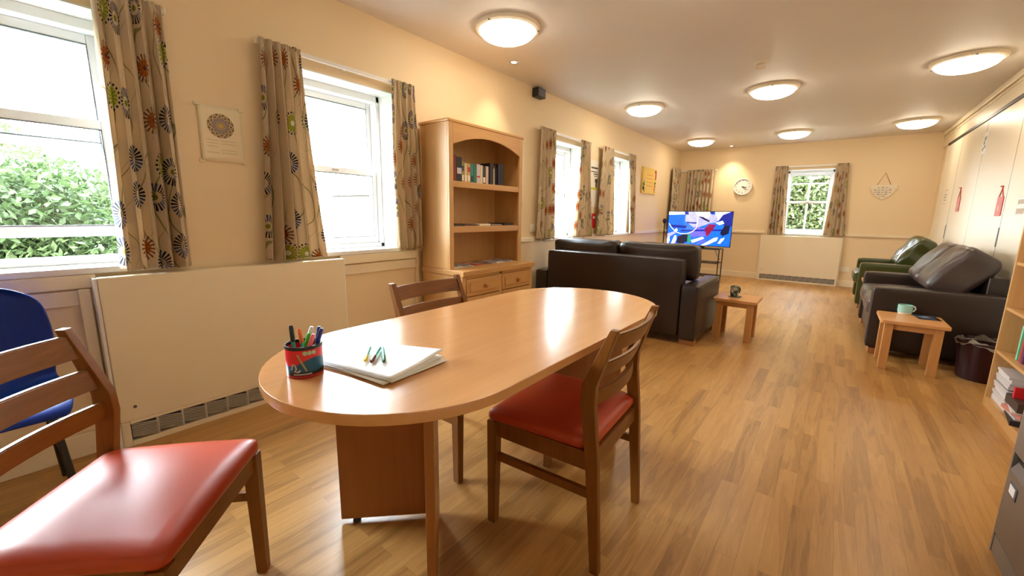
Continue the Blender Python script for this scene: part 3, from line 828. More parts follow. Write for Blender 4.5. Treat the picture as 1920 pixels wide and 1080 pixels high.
md = o.modifiers.new('thickness', 'SOLIDIFY'); md.thickness = .006; md.offset = -1
for s in (-1, 1):
    bm = new(); tube(bm, [(s * .185, .20, 0), (s * .17, .165, .2), (s * .155, .14, .405), (s * .14, .12, .422)], .0115, 12); obj('leg', bm, M['blackmetal'], t)
    bm = new(); tube(bm, [(s * .185, -.22, 0), (s * .17, -.16, .22), (s * .155, -.11, .405), (s * .14, -.09, .422)], .0115, 12); obj('leg', bm, M['blackmetal'], t)
    bm = new(); tube(bm, [(s * .14, .122, .421), (s * .14, 0, .419), (s * .14, -.092, .421)], .009, 10); obj('seat_bar', bm, M['blackmetal'], t)

# ------------------------------------------------------------------ sofas (local front = +y, back at y=0)
def sofa(name, label, cat, W, D, arm, arm_h, back_h, n, mat, cmat, loc, rot, over=0.0, cush_h=.9, back_in=.0, lean=.18, wr=.004, seat_over=.0, crown=0.0, foot_h=.05, slump=None, bth=.17, cth=.20):
    t = thing(name, label, cat, loc, rot)
    z0 = foot_h
    for x in (-W / 2 + arm * .5, W / 2 - arm * .5):
        for y in (.08, D - .08):
            bm = new(); box(bm, (x - arm * .42, y - .05, 0), (x + arm * .42, y + .05, z0), .004); obj('foot', bm, M['foot'], t)
    for s in (-1, 1):
        x = s * (W / 2 - arm / 2); bm = new()
        pillow(bm, (x, D / 2, z0 + (arm_h - z0) / 2), (arm, D, arm_h - z0), .028, 10, (0, 0, .006)); obj('arm', bm, mat, t)
    bm = new(); pillow(bm, (0, .005 + bth / 2, .07 + (back_h - .07) / 2), (W - 2 * arm - .004, bth, back_h - .07), .022, 10, (0, .006, .004)); obj('back_frame', bm, mat, t)
    bm = new(); box(bm, (-W / 2 + arm + .002, .17, .07), (W / 2 - arm - .002, D - .03, .30), .012); obj('seat_base', bm, mat, t)
    wi = W - 2 * arm - .006; cw = wi / n
    for i in range(n):
        x = -wi / 2 + cw * (i + .5); bm = new()
        y0, y1 = .20, D + seat_over
        pillow(bm, (x, (y0 + y1) / 2, .385), (cw - .006, y1 - y0, .165), .045, 12, (0, .015, .028), wr=wr * .4, seed=i); obj('seat_cushion', bm, cmat, t)
    bw = (wi + 2 * over) / n
    for i in range(n):
        x = -(wi + 2 * over) / 2 + bw * (i + .5); bm = new()
        hh = cush_h - (arm_h + .004 if over > 0 else .475)
        zc = cush_h - hh / 2
        Mx = Matrix.Translation((x, .19 + .13 + back_in, zc)) @ Matrix.Rotation(lean, 4, 'X')
        if slump:
            zc = slump[1]; hh = slump[2]
            Mx = Matrix.Translation((x, slump[0], slump[1])) @ Matrix.Rotation(slump[3], 4, 'X')
        pillow(bm, (0, 0, 0), (bw - .008, cth, hh), .055, 14, (.0, .028 if slump else .045, .0), Mx, wr=wr, seed=i + 5)
        if crown:
            for v in bm.verts:
                k2 = (v.co.z - zc) / hh; v.co.z += crown * max(0, k2) * math.cos((v.co.x - x) / bw * PI)
        obj('back_cushion', bm, cmat, t, angle=70)
    return t
sofa('sofa', 'dark brown leather two seat sofa seen from behind, in front of the television', 'sofa', 1.735, .88, .155, .555, .775, 2, M['brownleather'], M['brownleather'],
     (-1.735, 3.78, 0), 0, over=.07, cush_h=.895, lean=.06, wr=.004)
sofa('sofa', 'dark brown leather sofa beside the folding partition with slouched back cushions', 'sofa', 1.48, .80, .17, .585, .72, 2, M['brownleather'], M['greyleather'],
     (1.125, 5.39, 0), PI / 2, wr=.008, seat_over=.01, slump=(.262, .715, .43, .62), bth=.12, cth=.25)
sofa('armchair', 'olive green leather armchair by the end wall', 'armchair', .98, .80, .15, .60, .74, 1, M['greenleather'], M['greenleather'],
     (1.12, 7.47, 0), PI / 2, wr=.012, seat_over=.035, crown=.05, slump=(.275, .72, .42, .58), bth=.12)
t = thing('remote_control', 'small white remote on the brown sofa by the partition', 'remote', (.60, 5.06, .505), .4)
bm = new(); box(bm, (-.02, -.07, 0), (.02, .07, .016), .005); obj('case', bm, M['white'], t)
bm = new()
for i in range(4):
    for j in (-.009, .009): box(bm, (j - .004, -.04 + i * .022, .0155), (j + .004, -.03 + i * .022, .018), .001)
obj('buttons', bm, M['greyink'], t)

# ------------------------------------------------------------------ small wooden side tables
def side_table(label, x, y, w, d, h):
    t = thing('side_table', label, 'side table', (x, y, 0), 0, 'small pine side tables')
    bm = new(); hw_, hd = w / 2, d / 2; c = .022; pts = []
    for sx, sy, a0 in ((1, 1, 0), (-1, 1, PI / 2), (-1, -1, PI), (1, -1, 1.5 * PI)):
        for i in range(5): a = a0 + PI / 2 * i / 4; pts.append((sx * (hw_ - c) + c * math.cos(a), sy * (hd - c) + c * math.sin(a)))
    prism(bm, pts, 2, h - .026, h, .004); obj('top', bm, M['pinetop'], t)
    lw = .052
    for sx in (-1, 1):
        for sy in (-1, 1):
            X, Y = sx * (hw_ - .055), sy * (hd - .055); bm = new(); q = lw / 2
            hexa(bm, [(X - q, Y - q, 0), (X + q, Y - q, 0), (X + q, Y + q, 0), (X - q, Y + q, 0)], [(X - q, Y - q, h - .026), (X + q, Y - q, h - .026), (X + q, Y + q, h - .026), (X - q, Y + q, h - .026)], .003)
            obj('leg', bm, M['pine'], t)
    for sx in (-1, 1):
        bm = new(); box(bm, (sx * (hw_ - .055) - .009, -hd + .08, h - .075), (sx * (hw_ - .055) + .009, hd - .08, h - .026), .002); obj('apron', bm, M['pine'], t)
        bm = new(); box(bm, (-hw_ + .08, sx * (hd - .055) - .009, h - .075), (hw_ - .08, sx * (hd - .055) + .009, h - .026), .002); obj('apron', bm, M['pinetop'], t)
side_table('small pine side table at the end of the sofa that faces the television', -.658, 4.42, .37, .38, .395)
side_table('small pine side table with a mint mug and magazine, beside the sofa by the partition', .558, 4.39, .385, .42, .395)
side_table('small pine side table half hidden between the brown sofa and green armchair', .53, 6.55, .38, .36, .44)
def mug(label, x, y, z, mat, h, r, ang, squat=False):
    t = thing('mug', label, 'mug', (x, y, z), ang, 'mugs on the side tables')
    bm = new(); lathe(bm, [(0, 0), (r * .82, 0), (r * .88, .004), (r, h * .35), (r, h), (r * .93, h), (r * .92, h * .35), (r * .8, .008), (0, .008)], 32); obj('body', bm, mat, t)
    bm = new(); tube(bm, [(r * .93, 0, h * .82), (r * 1.45, 0, h * .8), (r * 1.65, 0, h * .55), (r * 1.4, 0, h * .3), (r * .93, 0, h * .25)], .006, 10); obj('handle', bm, M['white'] if squat else mat, t)
def mintmat():
    t_ = NT('mint glaze with cream foot'); v = t_.coord('Object'); s = t_.n('ShaderNodeSeparateXYZ'); t_.l(v, s.inputs[0])
    c = t_.mix(t_.math('LESS_THAN', s.outputs[2], .014), lin(150, 196, 184), lin(225, 215, 196)); t_.set(c, .2); return t_.m
mug('mint green mug on the side table by the partition sofa', .535, 4.575, .395, mintmat(), .075, .047, .55, True)
def tallmat():
    t_ = NT('grey green mottled glaze'); v = t_.coord('Object'); f = t_.noise(v, 26, 2)
    t_.set(t_.ramp(f, [(.42, lin(40, 52, 48)), (.5, lin(120, 140, 128)), (.6, lin(190, 180, 160))]), .25); return t_.m
mug('tall patterned grey green mug on the side table near the television sofa', -.695, 4.44, .3992, tallmat(), .098, .038, .9)
t = obj('coaster', box(new(), (-.05, -.05, 0), (.05, .05, .004), .0015), colour('dark teal coaster', 40, 60, 62)); t.location = (-.685, 4.435, .395)
setp(t, 'dark square coaster under the tall grey green mug', 'coaster')
def magmat(name, cols, sc=14):
    t_ = NT(name); v = t_.coord('Object'); vo = t_.n('ShaderNodeTexVoronoi'); t_.l(v, vo.inputs['Vector']); vo.inputs['Scale'].default_value = sc
    bw = t_.n('ShaderNodeSeparateColor'); t_.l(vo.outputs['Color'], bw.inputs[0])
    n = len(cols); r_ = t_.ramp(bw.outputs[0], [(i / n, c) for i, c in enumerate(cols)]); r_.node.color_ramp.interpolation = 'CONSTANT'
    t_.set(r_, .3); return t_.m
t = obj('magazine', box(new(), (-.065, -.09, 0), (.065, .09, .005), .001), magmat('dark magazine cover', [lin(24, 26, 34), lin(50, 64, 84), lin(130, 140, 150), lin(20, 20, 24)]))
t.location = (.655, 4.50, .395); t.rotation_euler = (0, 0, .12); setp(t, 'dark blue and black magazine beside the mint mug', 'magazine')
# waste bin
t = thing('waste_bin', 'dark maroon waste bin with clear liner between sofa and right bookcase', 'bin', (.985, 4.42, 0))
bm = new(); lathe(bm, [(0, 0), (.128, 0), (.132, .006), (.155, .285), (.148, .285), (.126, .012), (0, .012)], 36); obj('bucket', bm, M['bin'], t)
bm = new(); lathe(bm, [(.1555, .288), (.162, .284), (.162, .272), (.1545, .270)], 36); obj('rim', bm, M['bin'], t)
bm = new(); s_ = 60; pr = []
for i in range(s_):
    a = 2 * PI * i / s_; pr.append((a, .146 + .005 * math.sin(7 * a), .290 + .012 * math.sin(5 * a) + .008 * math.sin(13 * a)))
t_ = bmesh.new(); lo_ = [t_.verts.new((.144 * math.cos(a), .144 * math.sin(a), .26)) for a, r, z in pr]; hi_ = [t_.verts.new((r * math.cos(a), r * math.sin(a), z)) for a, r, z in pr]
ou_ = [t_.verts.new(((r + .02) * math.cos(a), (r + .02) * math.sin(a), z - .026)) for a, r, z in pr]
for i in range(s_):
    j = (i + 1) % s_; t_.faces.new([lo_[i], lo_[j], hi_[j], hi_[i]]); t_.faces.new([hi_[i], hi_[j], ou_[j], ou_[i]])
merge(bm, t_); o = obj('liner', bm, M['binbag'], t, angle=80)

# ------------------------------------------------------------------ tall oak bookcase with cupboard (left wall)
BX = XL + .035
Y0, Y1 = 2.20, 3.115
t = thing('bookcase', 'tall oak bookcase with arched top, two shelves and a cupboard below', 'bookcase', (BX, Y0, 0))
D1, D2, BW = .305, .455, Y1 - Y0
OK, OKH = M['oakbk'], M['oakbkh']
for y in (0, BW - .02):
    bm = new(); box(bm, (0, y, .72), (D1, y + .02, 1.815), .002); obj('side_panel', bm, OK, t)
    bm = new(); box(bm, (0, y, 0), (D2 - .02, y + .02, .675), .002); obj('side_panel', bm, OK, t)
bm = new(); box(bm, (0, .02, .72), (.012, BW - .02, 1.815)); obj('back_panel', bm, OK, t)
bm = new(); box(bm, (-.005, -.012, 1.815), (D1 + .022, BW + .012, 1.838), .006); obj('cornice', bm, OKH, t)
for y in (0, BW - .045):
    bm = new(); box(bm, (D1, y, .72), (D1 + .018, y + .045, 1.815), .003); obj('stile', bm, OK, t)
n = 20; pts = [(.045, 1.815), (.045, 1.66)]
for i in range(n + 1):
    u = i / n; pts.append((.045 + (BW - .09) * u, 1.66 + .085 * (1 - (2 * u - 1) ** 2)))
pts += [(BW - .045, 1.815)]
bm = new(); prism(bm, pts, 0, D1, D1 + .018); obj('arched_rail', bm, OKH, t)
for z in (1.398, 1.052):
    bm = new(); box(bm, (.012, .02, z - .02), (D1 - .012, BW - .02, z), .002); s = obj('shelf', bm, OKH, t)
    bm = new(); box(bm, (D1 - .012, .0465, z - .05), (D1 + .014, BW - .0465, z - .004), .004); obj('shelf_lip', bm, OKH, s)
bm = new(); box(bm, (-.005, -.012, .678), (D2 + .022, BW + .012, .72), .006); obj('worktop', bm, OKH, t)
bm = new(); box(bm, (.0, .02, .06), (D2 - .04, BW - .02, .678)); obj('cabinet_carcass', bm, OK, t)
bm = new()
box(bm, (D2 - .02, 0, .0), (D2, .04, .678), .002); box(bm, (D2 - .02, BW - .04, .0), (D2, BW, .678), .002); box(bm, (D2 - .02, BW / 2 - .015, .06), (D2, BW / 2 + .015, .678), .002)
box(bm, (D2 - .02, .04, .0), (D2, BW - .04, .07), .002); box(bm, (D2 - .02, .04, .655), (D2, BW - .04, .678), .002)
obj('face_frame', bm, OK, t)
for a, b in ((.043, BW / 2 - .018), (BW / 2 + .018, BW - .043)):
    bm = new(); box(bm, (D2 - .038, a, .515), (D2 + .004, b, .652), .004); box(bm, (D2 + .003, a + .035, .545), (D2 + .012, b - .035, .622), .007)
    dr = obj('drawer', bm, OKH, t)
    bm = new(); t_ = bmesh.new(); lathe(t_, [(0, 0), (.007, 0), (.007, .01), (.016, .016), (.016, .024), (.009, .03), (0, .03)], 20)
    for v in t_.verts: v.co = Vector((D2 + .012 + v.co.z, (a + b) / 2 + v.co.x, .585 + v.co.y))
    merge(bm, t_); obj('knob', bm, M['foot'], dr)
    bm = new(); box(bm, (D2 - .038, a, .075), (D2 + .004, b, .508), .004); box(bm, (D2 + .003, a + .055, .13), (D2 + .01, b - .055, .453), .006)
    dr = obj('door', bm, OK, t)
    yk = b - .025 if a < .2 else a + .025
    bm = new(); t_ = bmesh.new(); lathe(t_, [(0, 0), (.007, 0), (.007, .01), (.016, .016), (.016, .024), (.009, .03), (0, .03)], 20)
    for v in t_.verts: v.co = Vector((D2 + .004 + v.co.z, yk + v.co.x, .465 + v.co.y))
    merge(bm, t_); obj('knob', bm, M['foot'], dr)
# books standing on the upper shelf
BK = [('black', 22, 26, 24, .034, .20), ('tan brown', 140, 104, 62, .03, .192), ('dark red', 116, 38, 30, .044, .198), ('charcoal', 26, 28, 28, .06, .188),
      ('black and yellow', 150, 140, 70, .042, .158), ('cream and grey', 206, 190, 150, .036, .150), ('yellow and red', 196, 160, 90, .036, .152), ('teal', 44, 128, 128, .04, .15),
      ('green', 44, 120, 74, .036, .15), ('lilac white', 206, 192, 204, .046, .156), ('ivory', 220, 208, 180, .03, .152), ('dark olive', 52, 52, 36, .04, .148),
      ('pale pink', 214, 190, 178, .036, .15), ('purple black', 34, 24, 40, .05, .178), ('beige', 212, 192, 150, .032, .142), ('black and green', 30, 44, 26, .03, .145),
      ('dark plum', 44, 26, 48, .036, .182), ('navy', 22, 48, 66, .036, .186)]
y = Y0 + .035; prev = None
for nm, r, g, b, th, h in BK:
    th *= .98
    t = bpy.data.objects.new('book', None); C.objects.link(t); t.location = (BX + .11, y, 1.398)
    where = 'at the left end of the' if prev is None else 'next to the %s book on the' % prev
    setp(t, '%s book standing %s upper shelf' % (nm, where), 'book', 'books standing on the upper bookcase shelf')
    dp = .135 if h < .17 else .15
    bm = new(); box(bm, (0, .0005, 0), (dp, .003, h)); box(bm, (0, th - .003, 0), (dp, th - .0005, h)); box(bm, (dp - .003, .0005, 0), (dp, th - .0005, h), .001)
    obj('cover', bm, colour(nm, r, g, b), t)
    bm = new(); box(bm, (.003, .003, .003), (dp - .003, th - .003, h - .004)); obj('pages', bm, M['manila'], t)
    if nm in ('black and yellow', 'yellow and red', 'cream and grey', 'charcoal', 'lilac white', 'dark olive', 'teal'):
        bm = new(); zz = {'lilac white': .05, 'charcoal': .06}.get(nm, .012)
        box(bm, (dp - .0005, .005, zz), (dp + .0006, th - .005, zz + (.012 if nm == 'lilac white' else .045)))
        obj('spine_label', bm, {'lilac white': M['red'], 'charcoal': M['mauve'], 'teal': colour('navy', 22, 48, 66)}.get(nm, M['manila']), t)
    if nm == 'black and yellow' or nm == 'yellow and red':
        bm = new(); box(bm, (dp - .0005, .004, h * .55), (dp + .0006, th - .004, h * .8)); obj('spine_band', bm, M['ink'] if nm[0] == 'b' else M['red'], t)
    if nm == 'beige': ybook = y
    y += th; prev = nm
t = bpy.data.objects.new('book', None); C.objects.link(t); t.location = (BX + .10, ybook - .0, 1.398 + .1455)
setp(t, 'brown book lying flat on top of the beige and black green books', 'book', 'books standing on the upper bookcase shelf')
bm = new(); box(bm, (0, 0, 0), (.13, .06, .003)); box(bm, (0, 0, .024), (.13, .06, .027)); box(bm, (.127, 0, 0), (.13, .06, .027)); obj('cover', bm, colour('mid brown', 110, 80, 52), t)
bm = new(); box(bm, (.003, .002, .003), (.127, .058, .024)); obj('pages', bm, M['manila'], t)
# flat books and magazines
def flat(name, label, cat, x, y, z, w, d, h, rot, mat, group):
    o = obj(name, box(new(), (-w / 2, -d / 2, 0), (w / 2, d / 2, h), .001), mat); o.location = (x, y, z); o.rotation_euler = (0, 0, rot)
    return setp(o, label, cat, group)
fx = BX + .185
G = 'flat books on the middle bookcase shelf'
for i, (nm, r, g, b, dy, w, h) in enumerate((('dark grey', 60, 54, 52, .10, .15, .012), ('brown', 96, 60, 44, .26, .14, .014), ('white', 214, 206, 190, .43, .15, .016), ('grey', 130, 120, 112, .60, .13, .012), ('charcoal black', 40, 38, 42, .76, .13, .018))):
    flat('book', '%s book lying flat on the middle bookcase shelf' % nm, 'book', fx - .005 * (i % 2), Y0 + .02 + dy, 1.052, .19, w, h, .05 * (i % 3 - 1), colour('flat ' + nm, r, g, b), G)
G = 'magazines at the bottom of the open bookcase'
for i, (nm, cols, dy, rot) in enumerate((('white and grey', [(.7, .7, .7), (.35, .35, .36), (.8, .79, .76)], .12, .2), ('grey blue', [(.3, .33, .38), (.6, .6, .62)], .25, -.1), ('red', [(.5, .06, .05), (.75, .7, .66), (.4, .05, .05)], .39, .15),
                                     ('dark', [(.08, .08, .1), (.3, .2, .16), (.6, .58, .55)], .52, -.2), ('pale', [(.75, .72, .68), (.5, .5, .52)], .65, .1), ('blue and white', [(.2, .3, .5), (.8, .8, .8)], .78, -.05))):
    flat('magazine', '%s magazine lying at the foot of the open bookcase shelves' % nm, 'magazine', fx, Y0 + dy, .72, .2, .12, .006, rot, magmat(nm + ' magazine', [lin(*[255 * (c_ ** .45) for c_ in q]) for q in cols], 22), G)

# ------------------------------------------------------------------ right wall: open bookcase and filing cabinet
t = thing('bookcase', 'open oak bookcase against the right wall behind the filing cabinet', 'bookcase', (.88, 3.0, 0))
DB = XR - .03 - .88; WBk = .80
for y in (0, WBk - .018):
    bm = new(); box(bm, (0, y, 0), (DB, y + .018, 1.8), .002); obj('side_panel', bm, OK, t)
bm = new(); box(bm, (DB - .008, .018, 0), (DB, WBk - .018, 1.8)); obj('back_panel', bm, OK, t)
for z in (.367, .64, .915, 1.2, 1.49, 1.782):
    bm = new(); box(bm, (.004, .018, z - .018), (DB - .008, WBk - .018, z), .002); obj('shelf', bm, OKH, t)
bm = new(); box(bm, (.002, .018, 0), (DB - .008, WBk - .018, .062), .002); obj('plinth', bm, OKH, t)
bm = new(); box(bm, (.012, WBk, 0), (.03, WBk + .012, .075), .003); obj('foot_clip', bm, M['gasket'], t)
G = 'stacked white booklets on the bottom shelf'
zz = .062
spec = [('thick white', .026, 0), ('off-white', .018, .02), ('white', .02, -.02), ('thin white', .014, .01), ('cream', .018, -.01), ('pale grey', .016, .02)]
names = ['bottom white booklet of the stack on the low bookcase shelf', 'second booklet from the bottom of the white stack', 'third booklet from the bottom of the white stack', 'fourth booklet from the bottom of the white stack',
         'fifth booklet from the bottom of the white stack', 'white booklet just under the grey folder in the stack', 'grey folder in the middle of the white booklet stack', 'white booklet just over the grey folder in the stack',
         'second booklet above the grey folder in the stack', 'third booklet above the grey folder in the stack', 'topmost white booklet of the stack on the low bookcase shelf']
for i in range(11):
    h = (.026, .017, .021, .017, .02, .017, .009, .019, .018, .02, .017)[i]
    flat('booklet' if i != 6 else 'folder', names[i], 'booklet' if i != 6 else 'folder', 1.01 + .004 * math.sin(i * 2.3), 3.655 + .004 * math.cos(i * 3) + (.012 if i == 6 else 0), zz, .21, .235 if i > 6 else .25, h, .02 * math.sin(i * 1.7),
         colour('booklet grey', 110, 106, 104) if i == 6 else colour('booklet white %d' % (i % 3), 214 - 8 * (i % 3), 208 - 8 * (i % 3), 204 - 8 * (i % 3)), G); zz += h + .0004
G = 'mixed papers on the bottom shelf of the right bookcase'
zz = .062
for i, (nm, r, g, b, h, w) in enumerate((('black', 34, 32, 34, .03, .24), ('pale grey', 190, 184, 178, .012, .22), ('salmon pink', 196, 120, 100, .02, .2), ('white', 214, 208, 200, .012, .23), ('dark brown', 70, 56, 46, .05, .2))):
    flat('folder', '%s folder lying beside the white booklet stack' % nm, 'folder', 1.0, 3.40 + .012 * (i % 2), zz, .22, w, h, .14 * (i % 3 - 1), colour('folder ' + nm, r, g, b), G); zz += h + .0004
t = obj('folder', box(new(), (-.1, -.012, 0), (.1, .012, .06), .002), M['red']); t.location = (.995, 3.415, zz); setp(t, 'upright red folder on the low shelf of the right bookcase', 'folder')
G = 'books on the second shelf of the right bookcase'
y = 3.59
for nm, r, g, b, th, h in (('mint green', 120, 200, 176, .02, .2), ('green', 50, 120, 70, .03, .21), ('red', 180, 50, 40, .025, .2), ('purple', 96, 44, 84, .035, .23)):
    y -= th
    o = obj('book', box(new(), (-.075, 0, 0), (.075, th - .001, h), .0015), colour('shelf ' + nm, r, g, b)); o.location = (.99, y, .367)
    setp(o, '%s book upright on the second shelf of the right bookcase' % nm, 'book', G)
# filing cabinet
t = thing('filing_cabinet', 'grey steel four drawer filing cabinet at the right edge', 'filing cabinet', (.57, 1.61, 0))
DF, WF = XR - .03 - .57, .46
bm = new(); box(bm, (.018, 0, 0), (DF, WF, 1.32), .004); box(bm, (.002, 0, 0), (.03, .012, 1.32), .002); box(bm, (.002, WF - .012, 0), (.03, WF, 1.32), .002); box(bm, (.002, .0, 1.30), (.03, WF, 1.32), .002)
box(bm, (.004, .012, 0), (.03, WF - .012, .07), .002); obj('body', bm, M['greysteel'], t)
for k_ in range(4):
    z0 = .078 + .307 * k_; z1 = z0 + .29
    bm = new(); box(bm, (.0, .016, z0), (.03, WF - .016, z1 - .045), .004)
    hexa(bm, [(0, .016, z1 - .046), (.03, .016, z1 - .046), (.03, WF - .016, z1 - .046), (0, WF - .016, z1 - .046)], [(.017, .016, z1 - .012), (.03, .016, z1 - .012), (.03, WF - .016, z1 - .012), (.017, WF - .016, z1 - .012)], .002)
    d = obj('drawer', bm, M['greysteel2'], t)
    bm = new(); box(bm, (.012, .018, z1 - .012), (.03, WF - .018, z1 - .002)); obj('shadow_gap', bm, M['black'], d)
    bm = new(); yc, zc = WF - .085, z0 + .195
    box(bm, (-.003, yc - .032, zc - .022), (.001, yc + .032, zc + .022), .001); obj('card_holder', bm, M['gasket'], d)
    bm = new(); box(bm, (-.004, yc - .022, zc - .014), (-.0025, yc + .024, zc + .016)); obj('card', bm, M['paper'], d)

# ------------------------------------------------------------------ television on black stand
TVY = 8.0
tvx0, tvx1, tz0, tz1 = -2.50, -1.40, .635, 1.258
t = thing('television', 'large flat television showing a blue picture, before the curtained corner', 'television', ((tvx0 + tvx1) / 2, TVY, tz0))
w2 = (tvx1 - tvx0) / 2; hh = tz1 - tz0
bm = new(); box(bm, (-w2, 0, 0), (w2, .03, hh), .005); box(bm, (-w2 * .6, .03, .06), (w2 * .6, .065, hh * .6), .015); obj('case', bm, M['black'], t)
def tvmat(name, col, st=1.0):
    t_ = NT(name); v = t_.coord('Object'); f = t_.noise(v, 14, 4, .6, .5)
    c = t_.mix(f, [x * .45 for x in col], [min(1, x * 1.5) for x in col]); t_.b.inputs['Base Color'].default_value = (.01, .01, .01, 1)
    t_.l(c, t_.b.inputs['Emission Color']); t_.b.inputs['Emission Strength'].default_value = st; t_.b.inputs['Roughness'].default_value = .15
    return t_.m
TVS = 1.6
tvc = [tvmat('screen blue', lin(16, 82, 226), TVS), tvmat('screen lilac', lin(140, 136, 240), TVS), tvmat('screen white', lin(216, 210, 248), TVS), tvmat('screen navy', lin(14, 26, 110), TVS), tvmat('screen maroon', lin(110, 8, 50), TVS), tvmat('screen black', lin(8, 14, 40), TVS), tvmat('screen green', lin(20, 120, 90), TVS), tvmat('screen violet', lin(86, 78, 226), TVS)]
bm = new(); lay = [0]
def poly(pts, mi):
    lay[0] += 1
    vs_ = [bm.verts.new((-w2 + .012 + (2 * w2 - .024) * u, -.0006 - .00012 * lay[0], .014 + (hh - .026) * (1 - v))) for u, v in pts]
    f = bm.faces.new(vs_); f.material_index = mi
poly([(0, 0), (1, 0), (1, 1), (0, 1)], 0)
poly([(.0, 0), (.30, 0), (.27, .08), (.0, .10)], 2); poly([(.28, .0), (.68, 0), (.72, .3), (.45, .5), (.28, .28)], 1)
poly([(.42, .0), (.66, .0), (.67, .16), (.58, .22), (.47, .12)], 2); poly([(.74, 0), (.97, 0), (.80, .27), (.75, .2)], 2)
poly([(.86, .08), (.97, 0), (1, 0), (1, .4), (.92, .5), (.86, .3), (.79, .28)], 3)
poly([(.64, .16), (.68, .08), (.75, .08), (.79, .18), (.77, .3), (.70, .33), (.65, .27)], 1); poly([(.66, .0), (.73, 0), (.71, .06), (.67, .06)], 3); poly([(.26, 0), (.32, 0), (.33, .08), (.27, .09)], 3)
poly([(.48, .13), (.56, .15), (.67, .26), (.66, .3), (.58, .24)], 5); poly([(.76, .32), (.86, .25), (.89, .33), (.82, .38)], 2)
poly([(.30, .30), (.47, .31), (.46, .36), (.32, .35)], 3); poly([(.05, .40), (.32, .42), (.30, .50), (.04, .48)], 3)
poly([(.45, .45), (.64, .5), (.62, .72), (.40, .76), (.36, .62)], 7); poly([(.22, .55), (.92, .5), (.9, .55), (.22, .60)], 3)
poly([(.60, .50), (.66, .36), (.77, .37), (.73, .52), (.66, .72), (.645, .74), (.62, .62)], 4)
poly([(.84, .62), (.90, .38), (.98, .4), (.97, .62), (.88, .70)], 5); poly([(.0, .68), (.12, .6), (.14, .66), (.05, .76), (.04, .88), (0, .92)], 1)
poly([(.1, .58), (.15, .5), (.17, .58), (.13, .62)], 2); poly([(.07, 1), (.12, .74), (.15, .72), (.16, .85), (.13, 1)], 2); poly([(.0, .84), (.03, .76), (.05, .9), (.02, 1), (0, 1)], 2)
poly([(.18, .76), (.30, .66), (.36, .7), (.34, .9), (.24, 1), (.16, .94)], 5); poly([(.34, .66), (.37, .68), (.40, .86), (.37, .98), (.34, .9)], 6)
poly([(.40, .86), (.58, .74), (.61, .79), (.48, .9), (.42, .94)], 2); poly([(.56, 1), (.76, .76), (.82, .74), (.80, .84), (.68, .96), (.62, 1)], 2); poly([(.82, .92), (.86, .78), (.92, .74), (.90, .82), (.86, .92)], 2); poly([(.48, .98), (.58, .84), (.66, .82), (.58, .94)], 7)
ap = [(.015, .36), (.04, .44), (.09, .54), (.15, .63), (.22, .67), (.31, .67), (.38, .63), (.43, .57), (.47, .48), (.48, .36), (.478, .16)]
for a_, b_ in zip(ap, ap[1:]):
    dx, dy = b_[0] - a_[0], (b_[1] - a_[1]) * .56; l_ = math.hypot(dx, dy) or 1; nx, ny = -dy / l_ * .006, dx / l_ * .0105
    poly([(a_[0] - nx, a_[1] - ny), (b_[0] - nx, b_[1] - ny), (b_[0] + nx, b_[1] + ny), (a_[0] + nx, a_[1] + ny)], 2)
obj('screen', bm, tvc, t, smooth=False)
t = thing('television_stand', 'black wire frame stand with shelves below the television', 'stand', (-1.95, TVY + .05, 0))
for sx in (-1, 1):
    for y in (-.14, .16):
        bm = new(); tube(bm, [(sx * .40, y, 0), (sx * .40, y, .60)], .009, 10); obj('upright', bm, M['blackmetal'], t)
for z in (.10, .34, .585):
    bm = new(); box(bm, (-.39, -.13, z), (.39, .15, z + .008), .002); obj('shelf', bm, M['blackmetal'] if z < .5 else M['black'], t)
    bm = new(); tube(bm, [(-.40, -.14, z + .012), (.40, -.14, z + .012), (.40, .16, z + .012), (-.40, .16, z + .012)], .006, 8, closed=True); obj('rail', bm, M['blackmetal'], t)
bm = new(); box(bm, (-.12, -.02, .593), (.12, .06, .635), .004); obj('mount', bm, M['black'], t)
bm = new(); tube(bm, [(.30, .0, .58), (.34, .02, .48), (.395, .0, .42), (.33, .05, .35)], .004, 8); obj('cable', bm, M['black'], t)
t = thing('slim_stand', 'slim dark stand with a round black head left of the television', 'stand', (-2.535, 7.93, 0))  # dark pole with a small round head, purpose unidentified
bm = new(); lathe(bm, [(0, 0), (.07, 0), (.07, .01), (.012, .018), (.01, 1.02), (0, 1.02)], 20); obj('pole', bm, M['blackmetal'], t)
bm = new(); lathe(bm, [(0, 1.02), (.02, 1.025), (.038, 1.06), (.038, 1.09), (.02, 1.12), (0, 1.122)], 20); obj('head', bm, M['black'], t)

